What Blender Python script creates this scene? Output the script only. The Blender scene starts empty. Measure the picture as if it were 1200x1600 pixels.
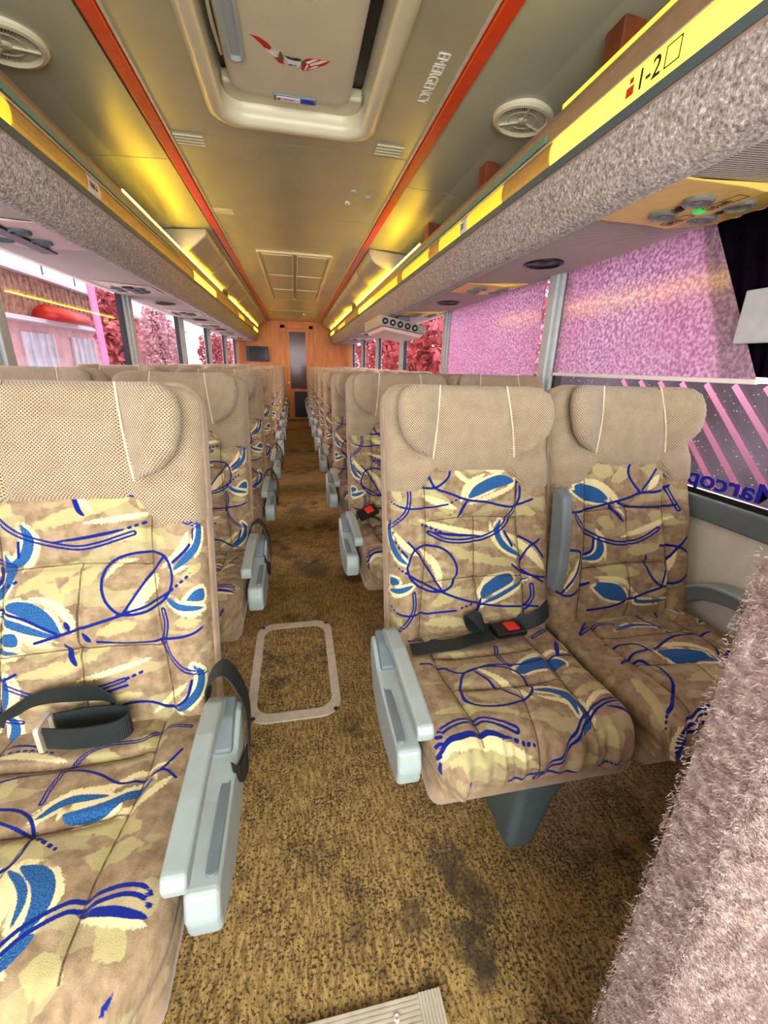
import bpy, bmesh, math, random
import numpy as np
from mathutils import Vector, Matrix

random.seed(7); rng = np.random.default_rng(7)
sc = bpy.context.scene
COL = sc.collection

# ------------------------------------------------------------------ camera
CAM_X, CAM_Z = -0.023, 1.17
YAW, PITCH, ROLL, FPX = 0.208, 0.335, -0.030, 653.0
cam_data = bpy.data.cameras.new('camera')
cam = bpy.data.objects.new('camera', cam_data); COL.objects.link(cam)
fw = Vector((math.sin(YAW)*math.cos(PITCH), math.cos(YAW)*math.cos(PITCH), -math.sin(PITCH)))
rt = Vector((math.cos(YAW), -math.sin(YAW), 0)); dn = fw.cross(rt)
r2 = rt*math.cos(ROLL) + dn*math.sin(ROLL); d2 = dn*math.cos(ROLL) - rt*math.sin(ROLL)
M3 = Matrix((r2, -d2, -fw)).transposed()
cam.matrix_world = Matrix.Translation((CAM_X, 0, CAM_Z)) @ M3.to_4x4()
cam_data.sensor_fit = 'VERTICAL'; cam_data.sensor_height = 36.0
cam_data.lens = FPX/1600*36.0; cam_data.clip_start = 0.02; cam_data.clip_end = 300
sc.camera = cam

# ------------------------------------------------------------------ exposure, sky, daylight
sc.view_settings.view_transform = 'Standard'; sc.view_settings.look = 'None'
sc.view_settings.gamma = 1.0; sc.view_settings.exposure = 0.18; sc.view_settings.use_curve_mapping = False
SKY, WINDSHIELD, SIDE_R, SIDE_L = 1.95, 135.0, 1000.0, 850.0
w = bpy.data.worlds.new('overcast_sky'); sc.world = w; w.use_nodes = True
wn = w.node_tree.nodes; bg = wn['Background']
bg.inputs['Color'].default_value = (0.95, 0.96, 1.0, 1); bg.inputs['Strength'].default_value = SKY
def area(name, loc, direction, sx, sy, power, col):
    d = bpy.data.lights.new(name, 'AREA'); d.shape = 'RECTANGLE'; d.size = sx; d.size_y = sy
    d.energy = power; d.color = col
    o = bpy.data.objects.new(name, d); COL.objects.link(o); o.location = loc
    o.rotation_euler = Vector(direction).to_track_quat('-Z', 'Z').to_euler()
    o.visible_camera = True
    return o
area('windshield_daylight', (0, -1.95, 1.32), (0, 1, 0.06), 2.2, 1.3, WINDSHIELD, (1, .98, .95))
area('window_daylight_right', (3.4, 4.6, 3.6), (-1, 0, -0.9), 11.0, 2.0, SIDE_R, (1, .9, .94))
area('window_daylight_left', (-3.4, 4.6, 3.6), (1, 0, -0.9), 11.0, 2.0, SIDE_L, (1, .93, .94))

# ------------------------------------------------------------------ materials
def lin(c):
    return tuple(((v/255)/12.92 if v/255 <= .04045 else ((v/255+.055)/1.055)**2.4) for v in c) + (1,)
class NT:
    def __init__(s, name):
        s.m = bpy.data.materials.new(name); s.m.use_nodes = True
        s.t = s.m.node_tree; s.b = s.t.nodes['Principled BSDF']; s.out = s.t.nodes['Material Output']
    def n(s, typ, **kw):
        nd = s.t.nodes.new(typ)
        for k, v in kw.items():
            if k.startswith('i_'):
                key = k[2:]
                nd.inputs[int(key) if key.isdigit() else key.replace('_', ' ')].default_value = v
            else: setattr(nd, k, v)
        return nd
    def l(s, a, b): s.t.links.new(a, b)
    def math(s, op, a, b=None, c=None):
        nd = s.n('ShaderNodeMath', operation=op)
        for i, v in enumerate((a, b, c)):
            if v is None: continue
            if isinstance(v, (int, float)): nd.inputs[i].default_value = v
            else: s.l(v, nd.inputs[i])
        return nd.outputs[0]
    def mix(s, fac, a, b):
        nd = s.n('ShaderNodeMix', data_type='RGBA')
        if isinstance(fac, (int, float)): nd.inputs[0].default_value = fac
        else: s.l(fac, nd.inputs[0])
        for i, v in ((6, a), (7, b)):
            if isinstance(v, tuple): nd.inputs[i].default_value = v
            else: s.l(v, nd.inputs[i])
        return nd.outputs[2]
    def step(s, v, lo, hi):
        nd = s.n('ShaderNodeMapRange', clamp=True); s.l(v, nd.inputs[0])
        nd.inputs[1].default_value = lo; nd.inputs[2].default_value = hi
        return nd.outputs[0]
    def obj(s, scale=(1, 1, 1), rot=(0, 0, 0)):
        tc = s.n('ShaderNodeTexCoord'); mp = s.n('ShaderNodeMapping')
        mp.inputs['Scale'].default_value = scale; mp.inputs['Rotation'].default_value = rot
        s.l(tc.outputs['Object'], mp.inputs[0]); return mp.outputs[0]
    def noise(s, vec, scale, detail=2, rough=.5):
        nd = s.n('ShaderNodeTexNoise'); s.l(vec, nd.inputs['Vector'])
        nd.inputs['Scale'].default_value = scale; nd.inputs['Detail'].default_value = detail
        nd.inputs['Roughness'].default_value = rough
        return nd.outputs['Fac']
    def bump(s, h, strength, dist):
        nd = s.n('ShaderNodeBump'); nd.inputs['Strength'].default_value = strength; nd.inputs['Distance'].default_value = dist
        s.l(h, nd.inputs['Height']); s.l(nd.outputs[0], s.b.inputs['Normal'])
    def color(s, c):
        if isinstance(c, tuple): s.b.inputs['Base Color'].default_value = c
        else: s.l(c, s.b.inputs['Base Color'])

def plain(name, rgb, rough=.5, metal=0.0, var=.06, scale=30, spec=.5, coat=0, bump=0):
    t = NT(name); c = lin(rgb)
    f = t.noise(t.obj(), scale, 3)
    d = tuple(max(0, x*(1-var*2.2)) for x in c[:3]) + (1,)
    e = tuple(min(1, x*(1+var*2.2)) for x in c[:3]) + (1,)
    t.color(t.mix(t.step(f, .3, .7), d, e))
    t.b.inputs['Roughness'].default_value = rough; t.b.inputs['Metallic'].default_value = metal
    t.b.inputs['Specular IOR Level'].default_value = spec; t.b.inputs['Coat Weight'].default_value = coat
    if bump: t.bump(t.noise(t.obj(), 400, 2), bump, .001)
    return t.m
def emit(name, rgb, strength, base=(230, 200, 60)):
    t = NT(name); t.color(lin(base))
    f = t.noise(t.obj(), 6, 2)
    c = t.mix(t.step(f, .35, .65), lin(rgb), tuple(v*.85 for v in lin(rgb)[:3])+(1,))
    t.l(c, t.b.inputs['Emission Color']); t.b.inputs['Emission Strength'].default_value = strength
    t.b.inputs['Roughness'].default_value = .3
    return t.m

MAT = {}
def fabric_print():
    t = NT('printed_velvet')
    at = t.n('ShaderNodeAttribute', attribute_name='pattern'); sp = t.n('ShaderNodeSeparateColor')
    t.l(at.outputs['Color'], sp.inputs[0])
    sx = t.n('ShaderNodeSeparateXYZ'); t.l(t.n('ShaderNodeAttribute', attribute_name='surface').outputs['Vector'], sx.inputs[0])
    cb = t.n('ShaderNodeCombineXYZ'); t.l(sx.outputs[0], cb.inputs[0]); t.l(sx.outputs[1], cb.inputs[1]); uv = cb.outputs[0]
    jag = t.math('MULTIPLY', t.math('SUBTRACT', t.noise(uv, 420, 2), .5), 3.2)
    jag2 = t.math('MULTIPLY', t.math('SUBTRACT', t.noise(uv, 210, 4), .5), 13.0)
    wide = t.math('MULTIPLY', t.math('SUBTRACT', t.noise(uv, 55, 4), .5), 26.0)
    mott = t.noise(uv, 34, 5, .65)
    base = t.mix(t.step(mott, .36, .64), lin((132, 110, 84)), lin((172, 150, 120)))
    fine = t.noise(uv, 900, 2)
    # broad brush areas of the weave, lighter straw on tan
    mp = t.n('ShaderNodeMapping'); t.l(uv, mp.inputs[0]); mp.inputs['Rotation'].default_value = (0, 0, -.6); mp.inputs['Scale'].default_value = (9, 20, 1)
    brush = t.noise(mp.outputs[0], 1.0, 1.5, .5)
    base = t.mix(t.math('MULTIPLY', t.step(t.math('ADD', brush, t.math('MULTIPLY', jag2, .004)), .57, .585), .5), base, lin((188, 180, 134)))
    ol = t.step(t.math('ADD', at.outputs['Alpha'], wide), 1.5, -1.5)
    base = t.mix(t.math('MULTIPLY', ol, .75), base, lin((192, 184, 130)))
    cr = t.step(t.math('ADD', sp.outputs[2], jag2), 1.0, -1.0)
    base = t.mix(t.math('MULTIPLY', cr, .95), base, lin((232, 220, 168)))
    edge = t.math('MULTIPLY', t.step(t.math('ADD', t.math('SUBTRACT', sp.outputs[1], 7.5), jag2), 1.0, -1.0), t.step(t.noise(uv, 16, 2), .42, .46))
    base = t.mix(t.math('MULTIPLY', edge, .95), base, lin((230, 220, 170)))
    mid = t.step(t.math('ADD', sp.outputs[1], jag), .6, -.6)
    midc = t.mix(t.step(t.noise(uv, 500, 2), .4, .62), lin((26, 70, 128)), lin((56, 112, 168)))
    base = t.mix(mid, base, midc)
    dk = t.step(t.math('ADD', sp.outputs[0], t.math('MULTIPLY', jag, .55)), .5, -.5)
    base = t.mix(dk, base, lin((16, 36, 128)))
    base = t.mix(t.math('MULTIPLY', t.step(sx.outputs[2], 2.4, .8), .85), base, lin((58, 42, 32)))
    nd = t.n('ShaderNodeHueSaturation'); t.l(base, nd.inputs['Color'])
    t.l(t.math('ADD', t.math('MULTIPLY', fine, .5), .78), nd.inputs['Value']); t.color(nd.outputs[0])
    t.b.inputs['Roughness'].default_value = .92; t.b.inputs['Specular IOR Level'].default_value = .15
    t.b.inputs['Sheen Weight'].default_value = .2; t.b.inputs['Sheen Roughness'].default_value = .4
    t.b.inputs['Sheen Tint'].default_value = lin((235, 215, 200))
    t.bump(t.math('ADD', t.noise(uv, 700, 2), t.math('MULTIPLY', t.noise(uv, 45, 3), 1.2)), .35, .003)
    return t.m
MAT['print'] = fabric_print()
def mesh_cloth():
    t = NT('honeycomb_mesh_cloth')
    uv = t.n('ShaderNodeAttribute', attribute_name='surface').outputs['Vector']
    mp = t.n('ShaderNodeMapping'); t.l(uv, mp.inputs[0]); mp.inputs['Rotation'].default_value = (0, 0, .785)
    v = t.n('ShaderNodeTexVoronoi', voronoi_dimensions='2D', feature='F1')
    t.l(mp.outputs[0], v.inputs['Vector']); v.inputs['Scale'].default_value = 215; v.inputs['Randomness'].default_value = .08
    hole = t.step(v.outputs['Distance'], .22, .42)
    n = t.noise(uv, 26, 4)
    light = t.mix(t.step(n, .2, .8), lin((176, 158, 132)), lin((200, 182, 154)))
    t.color(t.mix(hole, lin((92, 72, 54)), light))
    t.b.inputs['Roughness'].default_value = .9; t.b.inputs['Specular IOR Level'].default_value = .15
    t.b.inputs['Sheen Weight'].default_value = .3
    t.bump(hole, .6, .0016)
    return t.m
MAT['mesh'] = mesh_cloth()
def velvet(name, rgb):
    t = NT(name); o = t.obj(); n = t.noise(o, 18, 4); n2 = t.noise(o, 600, 2); c = lin(rgb)
    d = tuple(x*.8 for x in c[:3])+(1,); e = tuple(min(1, x*1.15) for x in c[:3])+(1,)
    t.color(t.mix(t.step(t.math('ADD', n, t.math('MULTIPLY', t.math('SUBTRACT', n2, .5), .3)), .35, .65), d, e))
    t.b.inputs['Roughness'].default_value = .95; t.b.inputs['Specular IOR Level'].default_value = .1
    t.b.inputs['Sheen Weight'].default_value = .4; t.bump(n2, .3, .001)
    return t.m
MAT['tan'] = velvet('tan_velvet', (160, 134, 108))
MAT['tan_light'] = velvet('pale_tan_piping', (226, 204, 178))
MAT['light_grey'] = plain('light_grey_plastic', (160, 174, 173), .42, var=.02)
MAT['mid_grey'] = plain('mid_grey_plastic', (112, 124, 130), .45, var=.03)
MAT['steel_grey'] = plain('painted_steel_grey', (86, 104, 110), .5, var=.04)
MAT['black'] = plain('black_plastic', (16, 17, 20), .35, var=.05)
MAT['white'] = plain('white_paper', (236, 234, 228), .6, var=.02)
MAT['red'] = plain('red_plastic', (226, 44, 30), .4, var=.03)
MAT['wood'] = plain('brown_wood', (122, 56, 24), .45, var=.18, scale=14)
MAT['chrome'] = plain('brushed_metal', (224, 216, 200), .34, .35, var=.05)
MAT['cream'] = plain('cream_panel', (240, 238, 224), .5, var=.02)
MAT['pillar'] = plain('grey_window_post', (180, 190, 192), .45, var=.03)
MAT['orange'] = plain('orange_red_rail', (226, 62, 14), .32, var=.04, coat=.4)
MAT['ceiling'] = plain('satin_ceiling_panel', (202, 206, 180), .34, .6, var=.03, scale=4, spec=.7)
MAT['ceiling_side'] = plain('satin_side_ceiling', (180, 184, 158), .40, var=.03, scale=4)
MAT['hatch'] = plain('beige_hatch_plastic', (212, 206, 176), .36, var=.02, scale=5)
MAT['duct'] = plain('grey_duct_cover', (164, 160, 152), .38, var=.03, scale=5)
MAT['yellow_plastic'] = plain('yellow_beige_plastic', (250, 212, 104), .4, var=.03)
MAT['pink_plastic'] = plain('pinkish_beige_plastic', (226, 200, 192), .45, var=.03)
MAT['lens_grey'] = plain('smoky_lens', (120, 124, 118), .15, var=.1)
MAT['navy'] = plain('navy_lettering', (24, 28, 178), .4, var=.02)
MAT['ink'] = plain('dark_ink', (30, 26, 24), .6, var=.02)
MAT['pale_ink'] = plain('pale_embossed_lettering', (250, 250, 244), .5, var=.01)
MAT['green'] = plain('green_ink', (26, 120, 50), .4, var=.02)
MAT['crimson'] = plain('crimson_ink', (196, 24, 28), .4, var=.04)
MAT['seam'] = plain('dark_seam', (58, 54, 46), .6)
MAT['rubber'] = plain('dark_rubber', (22, 26, 30), .38, var=.06)
MAT['mauve'] = plain('mauve_brown_lip', (150, 124, 96), .38, var=.03)
MAT['lens_off'] = plain('unlit_amber_lens', (206, 164, 84), .3, var=.05)
MAT['teal_strip'] = plain('teal_green_strip', (112, 160, 138), .3, var=.04)
MAT['lamp'] = emit('yellow_lamp_lens', (255, 234, 76), 2.4)
MAT['lamp_soft'] = emit('soft_yellow_lamp_lens', (250, 208, 54), .85)
MAT['cove_dim'] = emit('dim_cove_lamp', (255, 214, 60), 1.6)
MAT['cove'] = emit('cove_lamp', (255, 206, 40), 75.0)  # for the added rail strips, strong enough to throw yellow on the ceiling
MAT['green_led'] = emit('green_indicator', (30, 220, 90), .8, (20, 120, 50))
def webbing():
    t = NT('dark_webbing'); o = t.obj()
    wv = t.n('ShaderNodeTexWave'); t.l(o, wv.inputs['Vector']); wv.inputs['Scale'].default_value = 110
    t.color(t.mix(wv.outputs['Fac'], lin((14, 19, 22)), lin((40, 52, 54))))
    t.b.inputs['Roughness'].default_value = .55; t.bump(wv.outputs['Fac'], .4, .001)
    return t.m
MAT['webbing'] = webbing()
def carpet(name, dark, light, sc_=150, b=.8, hi=None):
    t = NT(name); o = t.obj()
    n = t.noise(o, sc_, 4, .7); n2 = t.noise(o, sc_*.3, 3)
    f = t.step(t.math('ADD', t.math('MULTIPLY', n, .8), t.math('MULTIPLY', n2, .2)), .38, .62)
    c = t.mix(f, lin(dark), lin(light))
    if hi: c = t.mix(t.step(n, .60, .68), c, lin(hi))
    t.color(c); t.b.inputs['Roughness'].default_value = .98; t.b.inputs['Specular IOR Level'].default_value = .05
    t.b.inputs['Sheen Weight'].default_value = .3
    t.bump(n, b, .006); return t.m
MAT['rack_carpet'] = carpet('speckled_grey_carpet', (104, 90, 84), (190, 176, 168), 120, .7, (222, 212, 206))
MAT['pile'] = carpet('mauve_long_pile', (132, 108, 102), (198, 178, 172), 90, .6, (236, 226, 222))
def ribbed():
    t = NT('ribbed_grey_cloth'); tc = t.n('ShaderNodeTexCoord')
    wv = t.n('ShaderNodeTexWave', bands_direction='Y'); t.l(tc.outputs['Object'], wv.inputs['Vector'])
    wv.inputs['Scale'].default_value = 38; wv.inputs['Distortion'].default_value = .6; wv.inputs['Detail Scale'].default_value = 4
    n = t.noise(tc.outputs['Object'], 300, 2)
    t.color(t.mix(t.math('MULTIPLY', wv.outputs['Fac'], t.math('ADD', n, .4)), lin((134, 126, 118)), lin((240, 230, 220))))
    t.b.inputs['Roughness'].default_value = .95; t.bump(wv.outputs['Fac'], .5, .003); return t.m
MAT['ribbed'] = ribbed()
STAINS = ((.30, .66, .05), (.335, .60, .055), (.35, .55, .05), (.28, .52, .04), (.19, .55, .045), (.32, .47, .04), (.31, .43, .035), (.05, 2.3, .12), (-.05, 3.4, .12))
def floor_mat():
    t = NT('worn_speckled_vinyl'); o = t.obj()
    grain = t.noise(t.obj((110, 26, 40)), 1.0, 4, .65)
    sp = t.noise(o, 150, 3, .7); big = t.noise(o, 2.6, 4, .6); mid_ = t.noise(o, 9, 4, .6)
    gold = t.mix(t.step(grain, .38, .62), lin((122, 98, 56)), lin((188, 158, 96)))
    f = t.step(t.math('ADD', t.math('MULTIPLY', sp, .8), t.math('MULTIPLY', mid_, .2)), .57, .5)
    c = t.mix(f, lin((62, 48, 30)), gold)
    # ground-in dirt patches
    c = t.mix(t.math('MULTIPLY', t.step(t.math('ADD', t.math('MULTIPLY', big, .7), t.math('MULTIPLY', mid_, .3)), .53, .62), .72), c, lin((44, 36, 28)))
    xyz = t.n('ShaderNodeSeparateXYZ'); t.l(o, xyz.inputs[0]); wob = t.math('MULTIPLY', t.math('SUBTRACT', t.noise(o, 14, 5, .65), .5), .16)
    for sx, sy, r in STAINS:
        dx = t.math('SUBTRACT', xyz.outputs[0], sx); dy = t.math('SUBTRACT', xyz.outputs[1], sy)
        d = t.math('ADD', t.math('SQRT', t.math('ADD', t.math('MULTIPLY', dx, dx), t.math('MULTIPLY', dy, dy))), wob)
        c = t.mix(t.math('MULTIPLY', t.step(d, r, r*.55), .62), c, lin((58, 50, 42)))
    t.color(c); t.b.inputs['Roughness'].default_value = .55; t.b.inputs['Specular IOR Level'].default_value = .35
    t.bump(t.math('ADD', grain, sp), .25, .002); return t.m
MAT['floor'] = floor_mat()
def orange_wood():
    t = NT('amber_wood_veneer'); g = t.noise(t.obj((30, 30, 2.5)), 1.0, 4, .6)
    t.color(t.mix(t.step(g, .3, .7), lin((176, 98, 24)), lin((214, 136, 46)))); t.b.inputs['Roughness'].default_value = .35; return t.m
MAT['veneer'] = orange_wood()
def glass(name, tint, gloss=.06, rough=.02):
    t = NT(name); t.t.nodes.remove(t.b)
    tr = t.n('ShaderNodeBsdfTransparent'); gl = t.n('ShaderNodeBsdfGlossy'); mx = t.n('ShaderNodeMixShader')
    n = t.noise(t.obj(), 3, 2)
    t.l(t.mix(n, tint, tuple(min(1, v*1.04) for v in tint[:3])+(1,)), tr.inputs[0])
    gl.inputs['Roughness'].default_value = rough; mx.inputs[0].default_value = gloss
    t.l(tr.outputs[0], mx.inputs[1]); t.l(gl.outputs[0], mx.inputs[2]); t.l(mx.outputs[0], t.out.inputs[0]); return t.m
MAT['glass'] = glass('rose_tinted_glass', (1.0, .89, .94, 1))
MAT['windshield'] = glass('clear_glass', (.96, .98, .97, 1))
def blind_mat():
    t = NT('rose_blind_film'); o = t.obj(); t.t.nodes.remove(t.b)
    n = t.noise(o, 85, 3, .6); n2 = t.noise(o, 2.2, 3)
    c = t.mix(t.step(n, .4, .62), lin((186, 148, 178)), lin((242, 222, 236)))
    c = t.mix(t.math('MULTIPLY', t.step(n2, .35, .7), .35), c, lin((218, 150, 182)))
    df = t.n('ShaderNodeBsdfDiffuse'); tl = t.n('ShaderNodeBsdfTranslucent'); m1 = t.n('ShaderNodeMixShader'); m1.inputs[0].default_value = .62
    gl = t.n('ShaderNodeBsdfGlossy'); gl.inputs['Roughness'].default_value = .14; m2 = t.n('ShaderNodeMixShader'); m2.inputs[0].default_value = .06
    t.l(c, df.inputs[0]); t.l(c, tl.inputs[0]); t.l(df.outputs[0], m1.inputs[1]); t.l(tl.outputs[0], m1.inputs[2])
    t.l(m1.outputs[0], m2.inputs[1]); t.l(gl.outputs[0], m2.inputs[2]); t.l(m2.outputs[0], t.out.inputs[0]); return t.m
MAT['blind'] = blind_mat()
MAT['curtain'] = plain('black_purple_curtain', (12, 5, 18), .9, var=.2, spec=.05)
MAT['pink_film'] = plain('pink_film', (244, 176, 214), .4, var=.03); MAT['pink_film'].node_tree.nodes['Principled BSDF'].inputs['Transmission Weight'].default_value = .35

# ------------------------------------------------------------------ mesh helpers
def link(name, me, mat, parent=None, smooth=True):
    o = bpy.data.objects.new(name, me); COL.objects.link(o)
    if mat: me.materials.append(MAT[mat] if isinstance(mat, str) else mat)
    if smooth and len(me.polygons): me.polygons.foreach_set('use_smooth', [True]*len(me.polygons))
    if parent: o.parent = parent
    return o
def from_bm(name, bm, mat, parent=None, smooth=False, auto=True):
    bmesh.ops.recalc_face_normals(bm, faces=bm.faces)
    me = bpy.data.meshes.new(name); bm.to_mesh(me); bm.free()
    o = link(name, me, mat, parent, smooth)
    return o
def np_mesh(name, V, Fq, mat, parent=None, smooth=True):
    me = bpy.data.meshes.new(name); me.from_pydata(V.reshape(-1, 3).tolist() if V.ndim == 3 else V.tolist(), [], Fq); me.update()
    return link(name, me, mat, parent, smooth)
def grid_faces(n, m, off=0, wrap=False):
    f = []
    for i in range(n-1):
        for j in range(m if wrap else m-1):
            k = (j+1) % m
            f.append((off+i*m+j, off+i*m+k, off+(i+1)*m+k, off+(i+1)*m+j))
    return f
def bx(bm, lo, hi, bevel=0, seg=2):
    r = bmesh.ops.create_cube(bm, size=1); vs = r['verts']
    for v in vs: v.co = Vector([(lo[i]+hi[i])/2 + v.co[i]*(hi[i]-lo[i]) for i in range(3)])
    if bevel:
        es = list({e for v in vs for e in v.link_edges})
        bmesh.ops.bevel(bm, geom=es, offset=bevel, segments=seg, profile=.5, affect='EDGES')
def box(name, lo, hi, mat, parent=None, bevel=0, seg=2):
    bm = bmesh.new(); bx(bm, lo, hi, bevel, seg)
    return from_bm(name, bm, mat, parent, smooth=False)
def prism(name, pts, a0, a1, axis, mat, parent=None, bevel=0, smooth=False, seg=2):
    """closed polygon pts extruded along axis; pts are the two other coordinates in x,y,z order"""
    bm = bmesh.new()
    def P(p, a):
        q = list(p); q.insert(axis, a); return q
    A = [bm.verts.new(P(p, a0)) for p in pts]; B = [bm.verts.new(P(p, a1)) for p in pts]
    bm.faces.new(A); bm.faces.new(B[::-1]); n = len(pts)
    for i in range(n): bm.faces.new((A[i], B[i], B[(i+1) % n], A[(i+1) % n]))
    bmesh.ops.recalc_face_normals(bm, faces=bm.faces)
    if bevel:
        es = [e for e in bm.edges if e.calc_face_angle(0) > .35]
        bmesh.ops.bevel(bm, geom=es, offset=bevel, segments=seg, profile=.5, affect='EDGES')
    return from_bm(name, bm, mat, parent, smooth)
def catmull(P, n=6, closed=False):
    P = [np.array(p, float) for p in P]; out = []; N = len(P)
    for i in range(N if closed else N-1):
        p0 = P[(i-1) % N] if closed or i > 0 else 2*P[0]-P[1]
        p1 = P[i]; p2 = P[(i+1) % N]
        p3 = P[(i+2) % N] if closed or i < N-2 else 2*P[-1]-P[-2]
        for k in range(n):
            t = k/n
            out.append(.5*((2*p1)+(-p0+p2)*t+(2*p0-5*p1+4*p2-p3)*t*t+(-p0+3*p1-3*p2+p3)*t**3))
    if not closed: out.append(P[-1])
    return np.array(out)
def ribbon(name, pts, wid, thick, mat, parent=None, n=8):
    """flat strap along pts; wid = list of width vectors at each pt (or one)"""
    C = catmull(pts, n)
    W = catmull(wid, n) if isinstance(wid[0], (tuple, list)) else np.repeat(np.array([wid], float), len(C), 0)
    T = np.gradient(C, axis=0); Nn = np.cross(T, W); Nn /= (np.linalg.norm(Nn, axis=1)[:, None]+1e-9)
    ring = np.stack([C-W/2-Nn*thick/2, C+W/2-Nn*thick/2, C+W/2+Nn*thick/2, C-W/2+Nn*thick/2], 1)
    V = ring.reshape(-1, 3); f = grid_faces(len(C), 4, 0, True)
    f += [(3, 2, 1, 0), tuple(len(V)-4+i for i in range(4))]
    return np_mesh(name, V, f, mat, parent, smooth=False)
def tube(name, pts, r, mat, parent=None, n=10, sub=6):
    C = catmull(pts, sub); T = np.gradient(C, axis=0); T /= np.linalg.norm(T, axis=1)[:, None]
    up = np.array([0, 0, 1.0]); V = []
    for c, t in zip(C, T):
        a = np.cross(t, up if abs(t[2]) < .9 else np.array([1.0, 0, 0])); a /= np.linalg.norm(a); b = np.cross(t, a)
        for k in range(n): V.append(c+r*(math.cos(2*math.pi*k/n)*a+math.sin(2*math.pi*k/n)*b))
    f = grid_faces(len(C), n, 0, True); f += [tuple(range(n))[::-1], tuple(len(V)-n+i for i in range(n))]
    return np_mesh(name, np.array(V), f, mat, parent)
def lathe_bm(bm, prof, center, axis='z', n=32, sgn=1):
    rings = []
    for r, h in prof:
        ring = []
        for k in range(n):
            a = 2*math.pi*k/n; c, s = r*math.cos(a), r*math.sin(a)
            p = (c, s, h*sgn) if axis == 'z' else (c, h*sgn, s) if axis == 'y' else (h*sgn, c, s)
            ring.append(bm.verts.new(Vector(center)+Vector(p)))
        rings.append(ring)
    for a, b in zip(rings, rings[1:]):
        for k in range(n): bm.faces.new((a[k], a[(k+1) % n], b[(k+1) % n], b[k]))
    bm.faces.new(rings[0]); bm.faces.new(rings[-1])
def lathe(name, prof, center, mat, parent=None, axis='z', n=32, sgn=1, smooth=False):
    bm = bmesh.new(); lathe_bm(bm, prof, center, axis, n, sgn); return from_bm(name, bm, mat, parent, smooth)
def rrect(x0, x1, y0, y1, r, n=6):
    out = []
    for cx, cy, a0 in ((x1-r, y1-r, 0), (x0+r, y1-r, 90), (x0+r, y0+r, 180), (x1-r, y0+r, 270)):
        for k in range(n+1):
            a = math.radians(a0+90*k/n); out.append((cx+r*math.cos(a), cy+r*math.sin(a)))
    return out
def ring_loft(name, loops, mat, parent=None, smooth=False, cap=False, close=False):
    """loops: list of equal-length 3d point loops joined one to the next"""
    n = len(loops[0]); V = np.array([p for L in loops for p in L], float)
    f = grid_faces(len(loops), n, 0, True)
    if close:
        o = (len(loops)-1)*n
        f += [(o+j, o+(j+1) % n, (j+1) % n, j) for j in range(n)]
    if cap: f += [tuple(range(n))[::-1], tuple((len(loops)-1)*n+i for i in range(n))]
    me = bpy.data.meshes.new(name); me.from_pydata(V.tolist(), [], f); bm = bmesh.new(); bm.from_mesh(me)
    bmesh.ops.recalc_face_normals(bm, faces=bm.faces); bm.to_mesh(me); bm.free()
    return link(name, me, mat, parent, smooth)
def text(name, body, size, org, xd, yd, mat, parent=None, sx=1.0, extrude=.0006, align='LEFT', bold=0.0):
    c = bpy.data.curves.new(name, 'FONT'); c.body = body; c.size = size; c.offset = bold; c.resolution_u = 4; c.extrude = extrude; c.align_x = align
    c.materials.append(MAT[mat])
    o = bpy.data.objects.new(name, c); COL.objects.link(o)
    x = Vector(xd).normalized(); y = Vector(yd).normalized(); z = x.cross(y)
    m = Matrix((x*sx, y, z)).transposed().to_4x4(); m.translation = Vector(org)
    bpy.context.view_layer.update()
    me = bpy.data.meshes.new_from_object(o); me.name = name; bpy.data.objects.remove(o)
    if not me.materials: me.materials.append(MAT[mat])
    o = bpy.data.objects.new(name, me); COL.objects.link(o); me.transform(m)
    return o
def thing(name, label, cat, loc=(0, 0, 0), group=None):
    o = bpy.data.objects.new(name, None); COL.objects.link(o); o.location = loc; o.empty_display_size = .1
    tag(o, label, cat, group); return o
def tag(o, label, cat, group=None, kind=None):
    o['label'] = label; o['category'] = cat
    if group: o['group'] = group
    if kind: o['kind'] = kind
    return o
def struct(o, label=None, cat=None):
    o['kind'] = 'structure'
    if label: o['label'] = label
    if cat: o['category'] = cat
    return o
def adopt(root, *objs):
    """parent already placed (world-space) meshes to a located root"""
    for o in objs:
        o.parent = root; o.location = o.location - root.location
    return root
ORD = 'first second third fourth fifth sixth seventh eighth ninth tenth eleventh'.split()
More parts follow.
